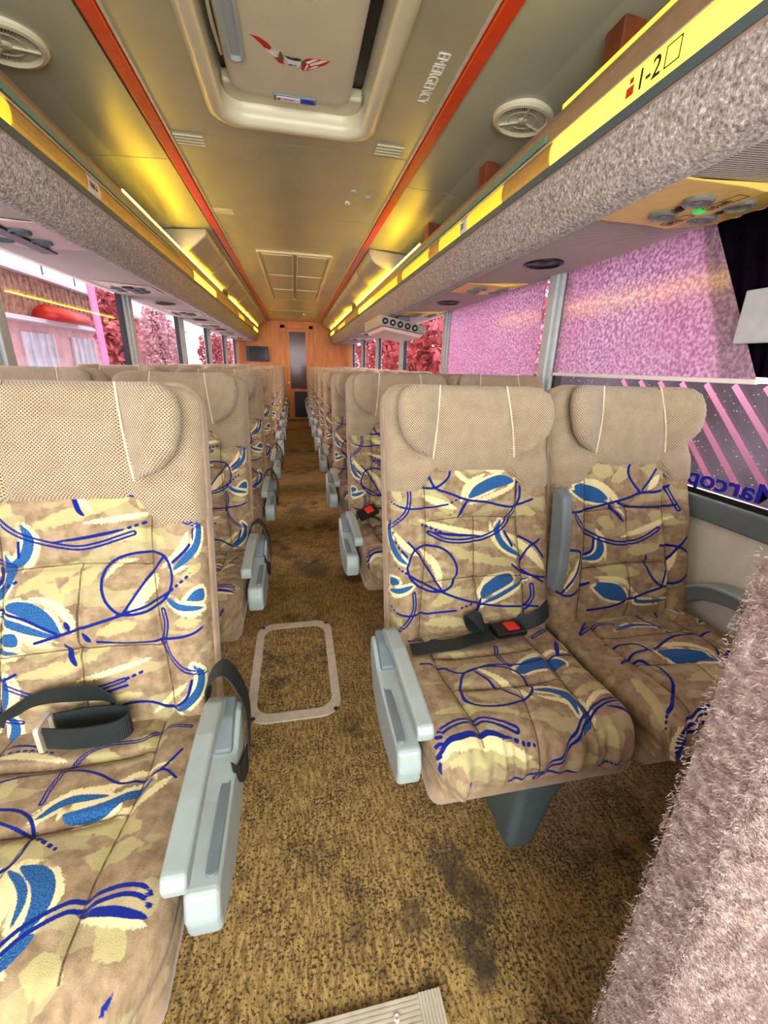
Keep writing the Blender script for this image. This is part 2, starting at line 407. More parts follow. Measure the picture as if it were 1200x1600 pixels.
PAT = {
'RB': 'L6.3,-168,437,-149,422,-113,418,-88,430,-69,449,-64,473;L6.3,-140,474,-126,450,-108,418,-67,402,-15,383,38,376,82,365,120,361,179,379;L5.3,-253,398,-229,381,-184,365,-134,365,-73,373;X5.3,-67,375,-39,389;D12.6,-181,420,-179,393,-187,360,-210,337,-255,314;F0,-15,393,6,422,60,446,92,448,120,430,60,411,-4,388;T8.7,-12,388,-31,359,-42,332;D13.6,139,424,137,383,115,343,82,304,38,283,-15,273,-79,276,-125,298;X6.3,-150,322,-114,308,-89,297;T7.8,-114,300,-68,291,28,283;M19.4,-237,343,-250,319,-245,285,-221,244,-192,218;L6.3,-235,304,-226,279,-192,238;X5.8,-232,220,-187,188;L6.3,-192,208,-171,251,-125,264,-79,246,-53,199,-69,154,-101,139,-147,147,-182,177,-192,208;L5.8,-188,277,-156,240,-126,189,-95,136;L6.3,-187,188,-152,165,-101,139,-48,116,39,91,128,78,191,73;F0,11,127,28,152,83,172,110,170,113,151,39,120,17,111;M12.6,17,98,72,117,161,156;T7.8,14,117,0,66;F0,-250,182,-223,180,-215,165,-248,160;M14.6,-253,145,-213,147,-178,159;L5.8,-249,102,-224,85,-184,77,-122,81,-59,84;X5.8,-48,88,-16,98;D12.6,-175,137,-174,96,-195,57,-220,37;D12.6,170,137,173,104,157,68,134,46;L5.8,194,267,160,238,141,202,144,181,207,142;L5.8,140,275,177,252,206,214;L5.8,110,199,150,170,213,155;M17.5,82,324,68,294,88,252,144,218;L6.3,90,293,110,251;C19.4,-36,379,-15,423,33,452;C14.6,-15,371,71,398,128,424;C16.5,-155,334,-94,314,-5,293,55,286;C14.6,49,320,57,274,93,231;C24.3,93,288,160,238,213,176;C17.5,-230,308,-196,267,-151,235;C11.7,-249,130,-214,135,-178,149;C21.4,-151,255,-110,203,-101,146;C13.6,0,123,33,162,88,179;C14.6,6,86,94,116,161,152;C14.6,-56,473,-31,443,6,427;C19.4,-139,397,-103,381,-47,360;C12.6,6,477,60,461,92,460;O29.2,-84,256,-15,232,105,199;O34,-149,417,-93,381,-57,345;O29.2,-20,467,38,471;O34,-122,107,-80,124,-48,142;O29.2,-143,53,-80,52,-16,41;O24.3,104,339,148,347,182,341;O29.2,-228,419,-204,389;O24.3,-83,326,-36,339;O24.3,38,219,121,198;O29.2,72,96,151,52;O24.3,-245,77,-210,54',
'LB': 'D11.3,-124,430,-105,409,-82,394,-40,379,4,370,41,375,77,386,106,395;T6.9,-40,383,16,389,62,397,93,404;X5.6,93,404,129,415;L5.6,-86,473,-64,481,-38,484,-2,483;T6.9,53,480,83,472,136,465;T9.5,-1,481,4,465,11,443,21,431;L5.6,42,306,53,331,78,347,109,354,137,352,156,344,169,319,170,292,155,258,121,236,77,233,52,257,42,284,42,306;L5.2,156,344,117,292,78,235;L5.2,78,235,122,247,164,271;X5.6,164,271,213,312;L6.1,-78,191,3,213,77,233;L6.1,212,396,211,374,197,353,174,332;M17.4,226,422,230,396,223,365,200,339,175,317;D10.4,180,428,201,412,237,400;F0,195,252,213,271,236,272,235,247;M13,157,258,182,240,234,231;D11.3,149,234,153,204,147,168;L5.6,31,184,85,174,141,173,199,181,232,194;M19.1,-87,417,-78,394,-83,365,-100,345,-133,331;L5.2,-95,386,-96,357;F0,-129,264,-110,273,-78,268,-44,239,-32,208,-39,204,-95,240,-129,260;M15.6,-141,244,-100,223,-36,198;L5.6,-140,256,-88,235,-39,207;X5.6,-137,296,-118,303,-101,312;T9.5,-23,229,-16,211;T10.4,2,203,20,185;C17.4,-83,423,-68,393,-73,356,-98,328;C14.8,-32,478,4,473,35,438;C11.3,18,418,79,424,158,436;C26,140,306,120,274,89,236;C12.1,204,392,189,358,151,320;C13,158,248,194,225,231,220;C17.4,-81,277,-46,265,-18,237,-9,206;C17.4,-123,212,-81,195,-45,179;C10.4,108,341,73,334,48,306;O30.4,-73,410,20,443,106,470;O26,-102,287,-56,317,20,338;O26,-29,285,42,328;O26,32,202,100,213;O26,61,386,116,392,154,373;O26,117,461,174,433;O21.7,190,300,228,324;O26,-122,453,-103,440;O21.7,168,207,222,207;O26,-64,309,-24,263;T9.8,-27,186,-17,160,-8,139;D10.7,-152,124,-125,106,-73,85,-18,85,43,95,75,104;X5.9,75,104,108,116;L5.9,11,74,79,91;D10.7,147,168,159,136,190,106,230,94;M17.6,203,115,218,93,211,61,186,33,161,15;L5.9,198,84,187,49,162,25;L5.9,49,43,81,52,121,47,161,18;M16.6,-134,129,-138,81,-158,54;C14.6,-119,132,-114,97,-125,69;C12.7,-8,109,123,140;C12.7,120,21,154,48,189,80;O24.4,-111,126,-27,141,63,177;O24.4,1,57,100,70;O24.4,-86,182,-49,173',
'LC': 'L4.7,-109,6,-85,28,-47,46;L4.7,-140,62,-111,57,-60,71;X4.7,-135,71,-86,74,-36,88;L4.7,-95,142,-45,133,13,136,65,152,108,176,141,170,174,162,199,181;D9.5,-2,194,-1,163,13,119,53,88,115,85,143,62,199,68;L5.2,196,124,173,157,156,168;M14.6,3,222,37,199,98,198;F0,40,221,95,209,132,191,158,173,155,191,130,208,97,233,53,235;L5.2,-65,194,-35,200,-11,214,6,235,13,261,10,286,-5,301;L4.3,-52,217,3,242,31,259;X6,9,246,32,261,57,277;M26.7,26,298,54,312,69,332,72,354,63,375;M11.2,8,298,33,317,47,339,48,367;D15.5,44,388,66,371,109,356,166,352,198,357,217,371;T11.2,121,363,168,373,219,388;M17.2,53,405,61,391,78,378;T8.6,199,437,188,451,175,467;C15.5,-130,79,-75,89,-6,111;C12.9,-6,211,35,186,99,181,137,156,183,149;C17.2,119,237,160,209,191,179;C25.8,-5,295,20,320,33,355;C19.8,62,305,84,332,85,359;C15.5,126,369,171,382,215,394;C17.2,17,325,32,367;O34.5,75,255,123,249,171,269;O34.5,109,298,179,294;O38.8,-13,259,18,272,42,301;O38.8,-87,156,-61,152;O34.5,157,390,193,414;O25.8,97,82,160,93;O25.8,30,102,86,122;O38.8,81,410,126,423',
'RC': 'L6,-141,-27,-122,40,-101,51;D12,-188,37,-138,30,-87,53;T12,-29,-9,-1,36;D12,30,101,17,147,28,181;L6,-189,139,-138,147,-99,184,-23,172,57,179,153,163,291,165;L6,-121,231,-91,185,-34,177,22,192,44,237,39,269,3,294,-50,302,-101,291,-123,267,-121,231;L6,-66,189,-28,257,6,289;F0,29,205,72,169,126,158,171,179,169,198,90,203,47,214;X6,37,241,86,255;M17.2,45,265,83,274,106,306,101,349;M18.9,87,268,116,303,120,352,93,383;D13.7,-14,457,29,421,85,373,151,339,222,326,268,344,272,378;T8.6,172,344,228,360,259,393;D15.4,-240,377,-213,347,-154,327,-103,332,-50,357;T10.3,-240,377,-188,359,-114,356,-62,371;X7.7,-62,371,-21,387;T13.7,-165,423,-168,438;L6,132,454,195,422;T12,207,100,170,166;T7.7,209,152,248,132;L6,-75,450,-9,444,81,461;D12,158,70,229,41,264,54;L6,291,185,264,239,280,299;C15.4,21,196,124,144,209,152;C18.9,-57,179,-10,239,29,293;C15.4,42,285,92,314,104,345;C25.7,-229,375,-133,365,-28,405;C18.9,235,82,218,153;C13.7,115,342,185,304,240,303;O25.7,-197,298,-103,295,-23,328;O29.2,-207,391,-94,392,-11,425;O25.7,123,294,248,271;O22.3,154,220,230,221;O29.2,128,381,179,398;O22.3,-117,84,-50,129',
'WC': 'L6.9,-202,97,-129,18,-147,-22;D13.7,-202,97,-126,61,-70,62;L6.9,-178,227,-118,198,-71,192;L6.9,-169,222,-111,225,-94,272,-129,333,-213,388;L6.9,-170,155,-86,161,-67,200;L6.9,46,-21,35,61,52,106;M15.7,-84,93,-15,79,49,98;L6.9,-53,195,59,147,171,150;L6.9,66,117,137,160,116,230;F0,-54,202,9,198,70,222,87,265,-10,249,-47,223;L6.9,102,261,150,275,160,326;L6.9,109,255,158,223,214,232,216,253;M31.4,111,294,85,337,48,404;L6.9,133,298,98,350,65,387;D15.7,-213,431,-138,391,-54,372,14,378,43,408;L6.9,-213,431,-124,403,-17,388;L6.9,139,-27,91,52;M15.7,162,-23,181,48;M17.6,187,103,268,62,326,61;L6.9,277,125,346,145,352,179;C19.6,-41,183,55,184,112,243;C27.4,97,279,54,354,20,419;C21.6,-238,423,-111,391,-27,381;O33.3,-65,311,69,299;O29.4,-196,278,-213,406;O29.4,-99,40,93,-4;O29.4,319,106,425,123',
'WB': 'F0,-174,406,-148,412,-94,392,-66,362,-120,369,-167,389;M17,-180,392,-133,370,-66,353;L7.9,-221,335,-159,329,-106,342,-65,350,3,365,44,379,101,381,151,398;L7.9,40,497,6,461,4,426,44,379;L7.2,51,388,98,448;T11.8,-65,350,-37,325,-12,293;L7.2,-31,351,18,338,103,334,169,338;D14.4,-172,318,-131,268,-83,245,-27,233,43,241,103,269;X7.9,103,269,138,280;M24.9,-103,255,-96,224,-109,201,-142,191;L7.2,-117,250,-123,220,-139,203;L7.9,56,191,68,140,114,95,173,100,224,136,222,174,182,209,108,219;L7.2,203,239,147,173,114,92;F0,-107,124,-44,113,-8,76,-14,64,-106,102;M15.7,-120,110,-71,78,0,60;L7.9,-132,39,-56,45,0,63,114,92;M11.8,21,74,36,53,146,48;D14.4,144,388,177,325;L7.2,-232,223,-183,220,-153,206,-172,156,-217,99;L7.2,-240,100,-193,88,-134,123;L6.5,-181,424,-149,447;X7.2,-230,279,-194,283;C19.6,-168,421,-101,410,-45,367,-9,311;C17,-28,251,63,274,163,304;C26.2,168,197,141,141,125,101;C14.4,-114,137,-30,125,13,87;C23.6,106,429,72,388;C17,-81,187,-90,248,-111,279;C19.6,-162,192,-194,133,-214,98;O45.8,-123,464,-55,439;O32.7,-5,207,108,219;O39.3,-54,415,0,450;O39.3,76,314,179,285;O39.3,-98,309,-50,283;O39.3,-209,195,-228,136;O32.7,57,77,159,89;O39.3,-87,156,25,143',
}

# ================================================================== structure
YF, YR = -1.7, 9.7
XW = 1.2
struct(box('floor', (-XW-.05, YF, -.05), (XW+.05, YR+.1, 0), 'floor'))
ZC = 2.0
SEAMS = [2.11+.87*k for k in range(0, 9)]
bm = bmesh.new()
HX0, HX1, HY0, HY1 = -.262, .282, 1.02, 1.985
for lo, hi in (((-.49, YF, ZC), (.51, HY0, ZC+.03)), ((-.49, HY1, ZC), (.51, SEAMS[0]-.003, ZC+.03)),
               ((-.49, HY0, ZC), (HX0, HY1, ZC+.03)), ((HX1, HY0, ZC), (.51, HY1, ZC+.03))): bx(bm, lo, hi)
for a, b in zip(SEAMS, SEAMS[1:]+[YR+.05]):
    bx(bm, (-.49, a+.003, ZC), (.51, min(b, YR+.05)-.003, ZC+.03), .002, 1)
struct(from_bm('ceiling', bm, 'ceiling'))
bm = bmesh.new()
bx(bm, (-1.25, YF, ZC+.034), (1.25, .98, ZC+.06)); bx(bm, (-1.25, 2.0, ZC+.034), (1.25, YR+.1, ZC+.06))
bx(bm, (-1.25, .98, ZC+.034), (-.30, 2.0, ZC+.06)); bx(bm, (.32, .98, ZC+.034), (1.25, 2.0, ZC+.06))
struct(from_bm('roof', bm, 'seam'))
for s, nm in ((1, 'right'), (-1, 'left')):
    # sloped side ceiling
    cuts = [YF] + [2.36+1.74*k for k in range(5)] + [YR+.05]
    bm = bmesh.new()
    for a, b in zip(cuts, cuts[1:]):
        pr = [(.525, 1.992), (.75, 1.982), (1.0, 1.945), (1.22, 1.87), (1.22, 1.90), (1.0, 1.975), (.75, 2.012), (.525, 2.022)]
        A = [bm.verts.new((s*x, a+.003, z)) for x, z in pr]; B = [bm.verts.new((s*x, b-.003, z)) for x, z in pr]
        bm.faces.new(A); bm.faces.new(B[::-1])
        for i in range(8): bm.faces.new((A[i], B[i], B[(i+1) % 8], A[(i+1) % 8]))
    struct(from_bm(f'ceiling_{nm}', bm, 'ceiling_side'))
    xo = .012
    o = prism('trim_%d' % (1 if s > 0 else 2), [(s*.485+xo, 1.988), (s*.525+xo, 1.984), (s*.53+xo, 2.01), (s*.48+xo, 2.01)], YF, YR, 1, 'orange', None, .002)
    struct(o, 'orange red ceiling rail running along the %s edge of the centre ceiling panels' % nm)
    o = box('trim_%d' % (3 if s > 0 else 4), (min(s*.478, s*.471)+xo, YF, 1.994), (max(s*.478, s*.471)+xo, YR, 2.004), 'chrome'); struct(o)
    # walls
    a, b = sorted((s*XW, s*(XW+.06)))
    bm = bmesh.new(); bx(bm, (a, YF, -.02), (b, YR, .765)); bx(bm, (a, YF, 1.60), (b, YR, 2.05))
    struct(from_bm(f'wall_{nm}', bm, 'cream'))
    a2, b2 = sorted((s*(XW-.022), s*(XW+.03)))
    struct(box('trim_%d' % (5 if s > 0 else 6), (a2, YF, .752), (b2, YR, .822), 'mid_grey', None, .008), 'grey sill band under the windows')
    a3, b3 = sorted((s*(XW-.006), s*(XW+.007)))
    struct(box('trim_%d' % (7 if s > 0 else 8), (a3, YF, .822), (b3, YR, .838), 'black'))
# window posts
tr = 20
PR = [1.97, 3.47, 4.98, 6.5, 8.0, 9.45]; PL = [.52, 2.08, 3.59, 5.1, 6.6, 8.1, 9.5]
for s, L in ((1, [.40]+PR), (-1, PL)):
    for y in L:
        a, b = sorted((s*(XW-.03), s*(XW+.03)))
        bm = bmesh.new(); bx(bm, (a, y-.06, .83), (b, y+.06, 1.62), .012)
        a2, b2 = sorted((s*(XW-.045), s*(XW-.025))); bx(bm, (a2, y-.03, .83), (b2, y+.035, 1.62), .006)
        o = struct(from_bm(f'trim_{tr}', bm, 'pillar')); tr += 1
        a, b = sorted((s*(XW-.012), s*(XW+.02)))
        bm = bmesh.new()
        for yy in (y-.085, y+.06): bx(bm, (a, yy, .83), (b, yy+.025, 1.61))
        struct(from_bm(f'trim_{tr}', bm, 'black')); tr += 1
wi = 1
for s, L in ((1, [YF, .40]+PR+[YR]), (-1, [YF]+PL+[YR])):
    for y0, y1 in zip(L, L[1:]):
        a, b = sorted((s*(XW+.008), s*(XW+.014)))
        struct(box(f'window_{wi}', (a, y0, .83), (b, y1, 1.61), 'glass')); wi += 1
# front end with windscreen
struct(box('wall_front', (-1.25, YF-.05, -.02), (1.25, YF, .74), 'mid_grey'))
struct(box(f'window_{wi}', (-1.2, YF-.03, .74), (1.2, YF-.022, 2.0), 'windshield')); wi += 1
# rear wall
struct(box('wall_rear', (-1.2, YR, -.02), (1.2, YR+.06, 2.03), 'veneer'))
bm = bmesh.new(); bx(bm, (-.30, YR-.02, .0), (-.20, YR+.01, 1.93), .006); bx(bm, (.29, YR-.02, 0), (.37, YR+.01, 1.93), .006); bx(bm, (-.30, YR-.02, 1.86), (.37, YR+.01, 1.95), .006)
struct(from_bm('trim_15', bm, 'veneer'), 'amber wood frame around the rear compartment door')
d = thing('door_1', 'amber wood rear door with tall mirror panel at the end of the aisle', 'door', (.045, YR-.02, 0)); d['kind'] = 'structure'
pn = box('door_panel', (-.195, YR-.015, .02), (.285, YR-.003, 1.85), 'veneer')
m = NT('mirror_glass'); mn = m.noise(m.obj(), 3, 2); m.color(m.mix(mn, (.06, .045, .05, 1), (.12, .09, .1, 1))); m.b.inputs['Metallic'].default_value = .1; m.b.inputs['Roughness'].default_value = .1; m.b.inputs['Specular IOR Level'].default_value = .12
mir = box('mirror', (-.125, YR-.022, .66), (.215, YR-.015, 1.80), m.m)
lo_ = box('kick_panel', (-.06, YR-.024, .05), (.24, YR-.015, .60), 'black')
kn = lathe('door_knob', [(.012, 0), (.012, .02), (.024, .03), (.024, .045), (.01, .055)], (-.165, YR-.015, .78), 'chrome', None, 'y', 20, -1)
adopt(d, pn, mir, lo_, kn)
st = struct(box('trim_16', (-.5, YR-.35, 0), (.5, YR, .05), 'floor', None, .008), 'low raised step in front of the rear door')

# ================================================================== aisle floor plates
t = thing('floor_hatch', 'rounded aluminium frame around a carpeted trapdoor in the aisle floor', 'floor hatch', (-.07, 1.46, 0))
def L3(p, z): return [(x, y, z) for x, y in p]
o1 = rrect(-.238, .096, 1.165, 1.755, .075, 8); i1 = rrect(-.205, .063, 1.205, 1.715, .055, 8)
fr = ring_loft('frame', [L3(i1, .0005), L3(i1, .005), L3(o1, .005), L3(o1, .0005)], 'chrome', None, close=True)
inner = ring_loft('infill', [L3(i1, .0004), L3(i1, .0022)], 'floor', None, cap=True)
adopt(t, fr, inner)
for x, y in ((-.214, 1.19), (.074, 1.19), (-.214, 1.73), (.074, 1.73)):
    sr = lathe('screw', [(.009, .005), (.009, .0065), (.006, .0072), (.003, .006)], (x, y, 0), 'seam', None, 'z', 16); adopt(t, sr)
t = thing('step_edge', 'ribbed aluminium edging of the step at the front of the aisle', 'step edging', (-.1, .3, 0))
bm = bmesh.new()
def strip(bm, lo, hi, ax):
    bx(bm, lo, hi)
    n = 7; a, b = lo[1-ax], hi[1-ax]
    for k in range(n):
        c = a+(k+.5)*(b-a)/n
        l2 = list(lo); h2 = list(hi); l2[1-ax] = c-.0022; h2[1-ax] = c+.0022; l2[2] = hi[2]; h2[2] = hi[2]+.003
        bx(bm, tuple(l2), tuple(h2))
strip(bm, (-.42, .385, .004), (.165, .437, .006), 0); strip(bm, (.165, -.25, .004), (.211, .437, .006), 1)
e1 = from_bm('ribs', bm, 'chrome'); bm = bmesh.new(); bx(bm, (-.42, .385, 0), (.211, .437, .005)); bx(bm, (.165, -.25, 0), (.211, .385, .005)); e2 = from_bm('nosing', bm, 'mid_grey')  # grey base strip set darker to stand in for shade between the ribs
bm = bmesh.new(); bx(bm, (-.42, -.25, .0005), (.165, .385, .0035)); e3 = from_bm('step_mat', bm, 'rubber')
s1 = lathe('screw', [(.007, .006), (.007, .0105), (.004, .012), (.002, .010)], (.118, .412, 0), 'chrome', None, 'z', 16)
adopt(t, e1, e2, e3, s1)

# ================================================================== front partition with long pile carpet
t = thing('front_partition', 'mauve long pile carpeted partition at lower right corner before first row', 'partition', (.76, .22, 0))
PX0, PX1, PY0, PY1, PZ1 = .342, 1.185, .185, .245, 1.04
core = box('board', (PX0, PY0, 0), (PX1, PY1, PZ1), 'pile', None, .012, 3)
V = []; Fq = []
def blade(p, nrm, ln, wd):
    nrm = Vector(nrm); sd = Vector(rng.normal(0, 1, 3)).cross(nrm).normalized()*wd
    tip = Vector(p)+nrm*ln+Vector(rng.normal(0, .55, 3))*ln
    midp = Vector(p)+nrm*ln*.6+Vector(rng.normal(0, .25, 3))*ln
    k = len(V); V.extend([tuple(Vector(p)-sd), tuple(Vector(p)+sd), tuple(midp+sd*.7), tuple(midp-sd*.7), tuple(tip)])
    Fq.append((k, k+1, k+2, k+3)); Fq.append((k+3, k+2, k+4))
for _ in range(64000):
    x = PX0 + rng.random()**1.3*.62; z = .25+rng.random()*.79
    blade((x, PY0, z), (0, -1, 0), .003+.002*rng.random(), .0006)
for _ in range(7000):
    blade((PX0, PY0+rng.random()*(PY1-PY0), .2+rng.random()*.84), (-1, 0, 0), .003+.002*rng.random(), .0006)
for _ in range(2500):
    a = rng.random()*math.pi/2
    blade((PX0+.008*(1-math.sin(a)), PY0+.008*(1-math.cos(a)), .2+rng.random()*.84), (-math.sin(a), -math.cos(a), 0), .003+.002*rng.random(), .0006)
pile = np_mesh('carpet_pile', np.array(V), Fq, 'pile', None, False); pile['kind'] = 'stuff'
adopt(t, core, pile)
t = thing('foot_rest', 'black rubber tipped foot rest bar low behind the front partition', 'foot rest', (.95, .47, 0))
b1 = tube('bar', [(.80, .47, .055), (.95, .47, .055), (1.12, .47, .055)], .018, 'steel_grey')
b2 = lathe('rubber_tip', [(.012, -.055), (.026, -.048), (.033, -.03), (.035, 0), (.035, .05), (.028, .055)], (.815, .47, .055), 'rubber', None, 'x', 24, 1, True)
b3 = box('bracket', (1.10, .44, 0), (1.14, .50, .08), 'steel_grey', None, .005)
adopt(t, b1, b2, b3)

# ================================================================== seats
def parse(s):
    out = []
    for it in s.split(';'):
        head, *num = it.split(','); q = np.array(num, float).reshape(-1, 2)
        out.append((head[0], float(head[1:]), q))
    return out
def seg_dist(P, q, taper, hw):
    """signed distance to a stroke of half width hw (mm)"""
    best = np.full(len(P), 1e3); n = len(q)-1
    for i in range(n):
        a, b = q[i], q[i+1]; d = b-a; L2 = d@d+1e-9
        t = np.clip(((P-a)@d)/L2, 0, 1); dist = np.linalg.norm(P-(a+t[:, None]*d), axis=1)
        tt = (i+t)/n
        wv = hw*(1-.8*np.abs(2*tt-1)**2.5) if taper else hw
        best = np.minimum(best, dist-wv)
    return best
def poly_dist(P, q):
    inside = np.zeros(len(P), bool); best = np.full(len(P), 1e3); n = len(q)
    for i in range(n):
        a, b = q[i], q[(i+1) % n]; d = b-a
        t = np.clip(((P-a)@d)/(d@d+1e-9), 0, 1); best = np.minimum(best, np.linalg.norm(P-(a+t[:, None]*d), axis=1))
        c = ((a[1] > P[:, 1]) != (b[1] > P[:, 1])) & (P[:, 0] < d[0]*(P[:, 1]-a[1])/(d[1]+1e-12)+a[0]); inside ^= c
    return np.where(inside, -best, best)
def smooth_q(q, closed=False):
    return catmull(q, 4) if len(q) > 2 else q
def pattern(P, strokes):
    """P in mm -> four signed distance channels: dark, mid, cream, olive"""
    ch = np.full((len(P), 4), 40.0)
    for k, wd, q in strokes:
        lo = q.min(0)-30; hi = q.max(0)+30
        sel = np.where(((P > lo) & (P < hi)).all(1))[0]
        if not len(sel): continue
        p = P[sel]
        if k == 'F': ch[sel, 1] = np.minimum(ch[sel, 1], poly_dist(p, smooth_q(np.vstack([q, q[:1]])))); continue
        qs = smooth_q(q)
        if k == 'L': c, d = 0, seg_dist(p, qs, False, max(wd/2, 1.9))
        elif k == 'T': c, d = 0, seg_dist(p, qs, True, wd/2)
        elif k == 'D':
            d0 = seg_dist(p, qs, False, 0); h = wd/2; c, d = 0, np.abs(d0-h*.64)-h*.36
        elif k == 'X':
            d0 = seg_dist(p, qs, False, wd/2); a, b = q[0], q[-1]; t = ((p-a)@(b-a))/np.linalg.norm(b-a)
            c, d = 0, np.maximum(d0, np.abs((t % 13)-6.5)-4.3)
        elif k == 'M': c, d = 1, seg_dist(p, qs, True, wd/2)
        elif k == 'C': c, d = 2, seg_dist(p, qs, True, wd/2)
        else: c, d = 3, seg_dist(p, qs, True, wd/2)
        ch[sel, c] = np.minimum(ch[sel, c], d)
    return ch
ST = {k: parse(v) for k, v in PAT.items()}
def shifted(st, dx, dy, flip=1): return [(k, w_, q*np.array([flip, 1])+np.array([dx, dy])) for k, w_, q in st]
ST['LB'] = ST['LB'] + shifted(ST['LB'], -345, -60)
ST['LC'] = ST['LC'] + shifted(ST['LC'], -350, 30)
PITCH = math.atan2(.17, .67); AX = np.array([0, math.sin(PITCH), math.cos(PITCH)]); NX = np.array([0, -math.cos(PITCH), math.sin(PITCH)])
ORG = np.array([0, -.02, .46])
VT = .692
def to3(x, v, d): return np.array([1.0, 0, 0])*x[..., None] + AX*v[..., None] - NX*d[..., None] + ORG
def wallpath(h, r, depth, step, wstep=.008):
    """cross-section path of a slab: lateral position, retreat from the front face"""
    xs = [(-h, depth)]
    for k in range(1, int(depth/wstep)): xs.append((-h, depth-k*wstep if depth-k*wstep > r else r))
    for k in range(6): a = math.pi/2*k/6; xs.append((-h+r-r*math.cos(a), r-r*math.sin(a)))
    n = int((2*h-2*r)/step)
    mid = [(-h+r+(2*h-2*r)*k/n, 0) for k in range(n+1)]
    left = xs; right = [(-x, d) for x, d in reversed(xs)]
    return np.array(left+mid+right)
def setattrs(o, uv, ch=None, sd=None):
    me = o.data; a = me.attributes.new('surface', 'FLOAT_VECTOR', 'POINT')
    a.data.foreach_set('vector', np.column_stack([uv, np.full(len(uv), 9.0) if sd is None else sd.ravel()]).astype(np.float32).ravel())
    if ch is not None:
        c = me.color_attributes.new('pattern', 'FLOAT_COLOR', 'POINT'); c.data.foreach_set('color', ch.astype(np.float32).ravel())
def seamf(d, depth, sig): return -depth*np.exp(-(d/sig)**2)
def sstep(x, a, b): t = np.clip((x-a)/(b-a), 0, 1); return t*t*(3-2*t)
def vnoise(x, y, seed):
    r = np.random.default_rng(seed); s = np.zeros_like(x)
    for _ in range(7):
        a, b, c = r.uniform(-60, 60), r.uniform(-60, 60), r.uniform(0, 6.28); s = s+np.sin(a*x+b*y+c)
    return s/7
HB = .235
def back_bulge(x, v, seed):
    """forward bulge of the printed back and distance (mm) to its nearest seam"""
    q = .022*np.exp(-((v-.13)/.14)**2)*(1-np.clip(np.abs(x)/.235, 0, 1)**2) + .014*sstep(np.abs(x), .15, .19)*sstep(v, .41, .30)
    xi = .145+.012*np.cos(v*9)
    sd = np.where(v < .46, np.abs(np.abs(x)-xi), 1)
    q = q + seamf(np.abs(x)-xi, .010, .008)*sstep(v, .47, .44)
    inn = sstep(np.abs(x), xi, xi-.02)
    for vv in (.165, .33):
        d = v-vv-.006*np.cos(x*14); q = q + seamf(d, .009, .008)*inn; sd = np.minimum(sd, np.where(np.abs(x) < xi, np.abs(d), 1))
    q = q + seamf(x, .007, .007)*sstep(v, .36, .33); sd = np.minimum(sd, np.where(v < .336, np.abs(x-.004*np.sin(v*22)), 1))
    q = q + .007*np.abs(np.sin((v)*math.pi/.165))*inn*(v < .5)
    return q + .003*vnoise(x*1.6, v*1.6, seed), sd*1000
def back_print(seed, st):
    px = wallpath(HB, .03, .055, .0026)
    vs = np.arange(-.035, .472, .0026)
    X, Vv = np.meshgrid(px[:, 0], vs); D = np.tile(px[:, 1], (len(vs), 1))
    bl, sd = back_bulge(X, Vv, seed); D2 = D-bl*np.clip(1-D/.03, 0, 1)
    D2 = D2 + .05*sstep(Vv, .0, -.035)**2
    P = to3(X, Vv, D2); n, m = X.shape
    o = np_mesh('backrest', P, grid_faces(n, m), 'print', None)
    U = X+np.sign(X)*D; setattrs(o, np.column_stack([U.ravel(), Vv.ravel()]), pattern(np.column_stack([U.ravel(), Vv.ravel()])*1000, st), sd)
    return o.data
def head_low(x): return .458-.052*sstep(np.abs(x), .105, .16)
def head_pad(seed):
    h = .238
    px = wallpath(h, .035, .075, .006); bs = np.concatenate([np.linspace(0, 1, 46)])
    n = len(bs); rowsX = []; rowsV = []; rowsD = []
    R = .05
    for b in bs:
        v = head_low(px[:, 0]) + b*(VT-head_low(px[:, 0]))
        ex = np.clip(v-(VT-R), 0, R); hv = h-R+np.sqrt(np.maximum(R*R-ex*ex, 0))
        x = px[:, 0]*hv/h; d = px[:, 1].copy()
        bl = .016*np.sin(np.clip((v-.46)/.26, 0, 1)*math.pi)*(1-np.clip(np.abs(x)/h, 0, 1)**4)
        bl = bl + seamf(np.abs(x)-.104, .009, .006) - .016*sstep(np.abs(x), .112, .15)*sstep(v, .47, .52)
        bl = bl + seamf(v-.52, .003, .004)*sstep(np.abs(x), .13, .15) + .0015*vnoise(x, v, seed)
        d = d - (bl+.010)*np.clip(1-d/.035, 0, 1)
        d = d + .012*(1-sstep(np.full_like(x, b), 0, .06))
        tp = np.clip((v-(VT-.03))/.03, 0, 1); d = np.maximum(d, d + .035*(1-np.sqrt(np.maximum(1-tp*tp, 0))))
        rowsX.append(x); rowsV.append(v); rowsD.append(d)
    # over the top edge, towards the rear
    for dd in (.055, .075): rowsX.append(rowsX[45]*.995); rowsV.append(rowsV[45]+.002); rowsD.append(np.maximum(rowsD[45], dd))
    X = np.array(rowsX); Vv = np.array(rowsV); D = np.array(rowsD); P = to3(X, Vv, D)
    o = np_mesh('headrest', P, grid_faces(*X.shape), 'mesh', None)
    setattrs(o, np.column_stack([(X+np.sign(X)*np.maximum(D, 0)).ravel(), (Vv+np.maximum(D, 0)*(Vv > VT-.02)).ravel()]))
    return o.data
def wing_frame(b):
    v = .497+b*(.686-.497); xi = .118-.022*b
    wd = np.interp(b, [0, .12, .3, .5, .7, .88, 1], [.004, .048, .082, .098, .105, .100, .078])
    tk = np.interp(b, [0, .1, .3, .6, .85, .95, 1], [.004, .026, .040, .046, .042, .030, .008])
    base = .014*math.sin(min(max((v-.46)/.26, 0), 1)*math.pi)+.004
    return v, xi, wd, tk, base
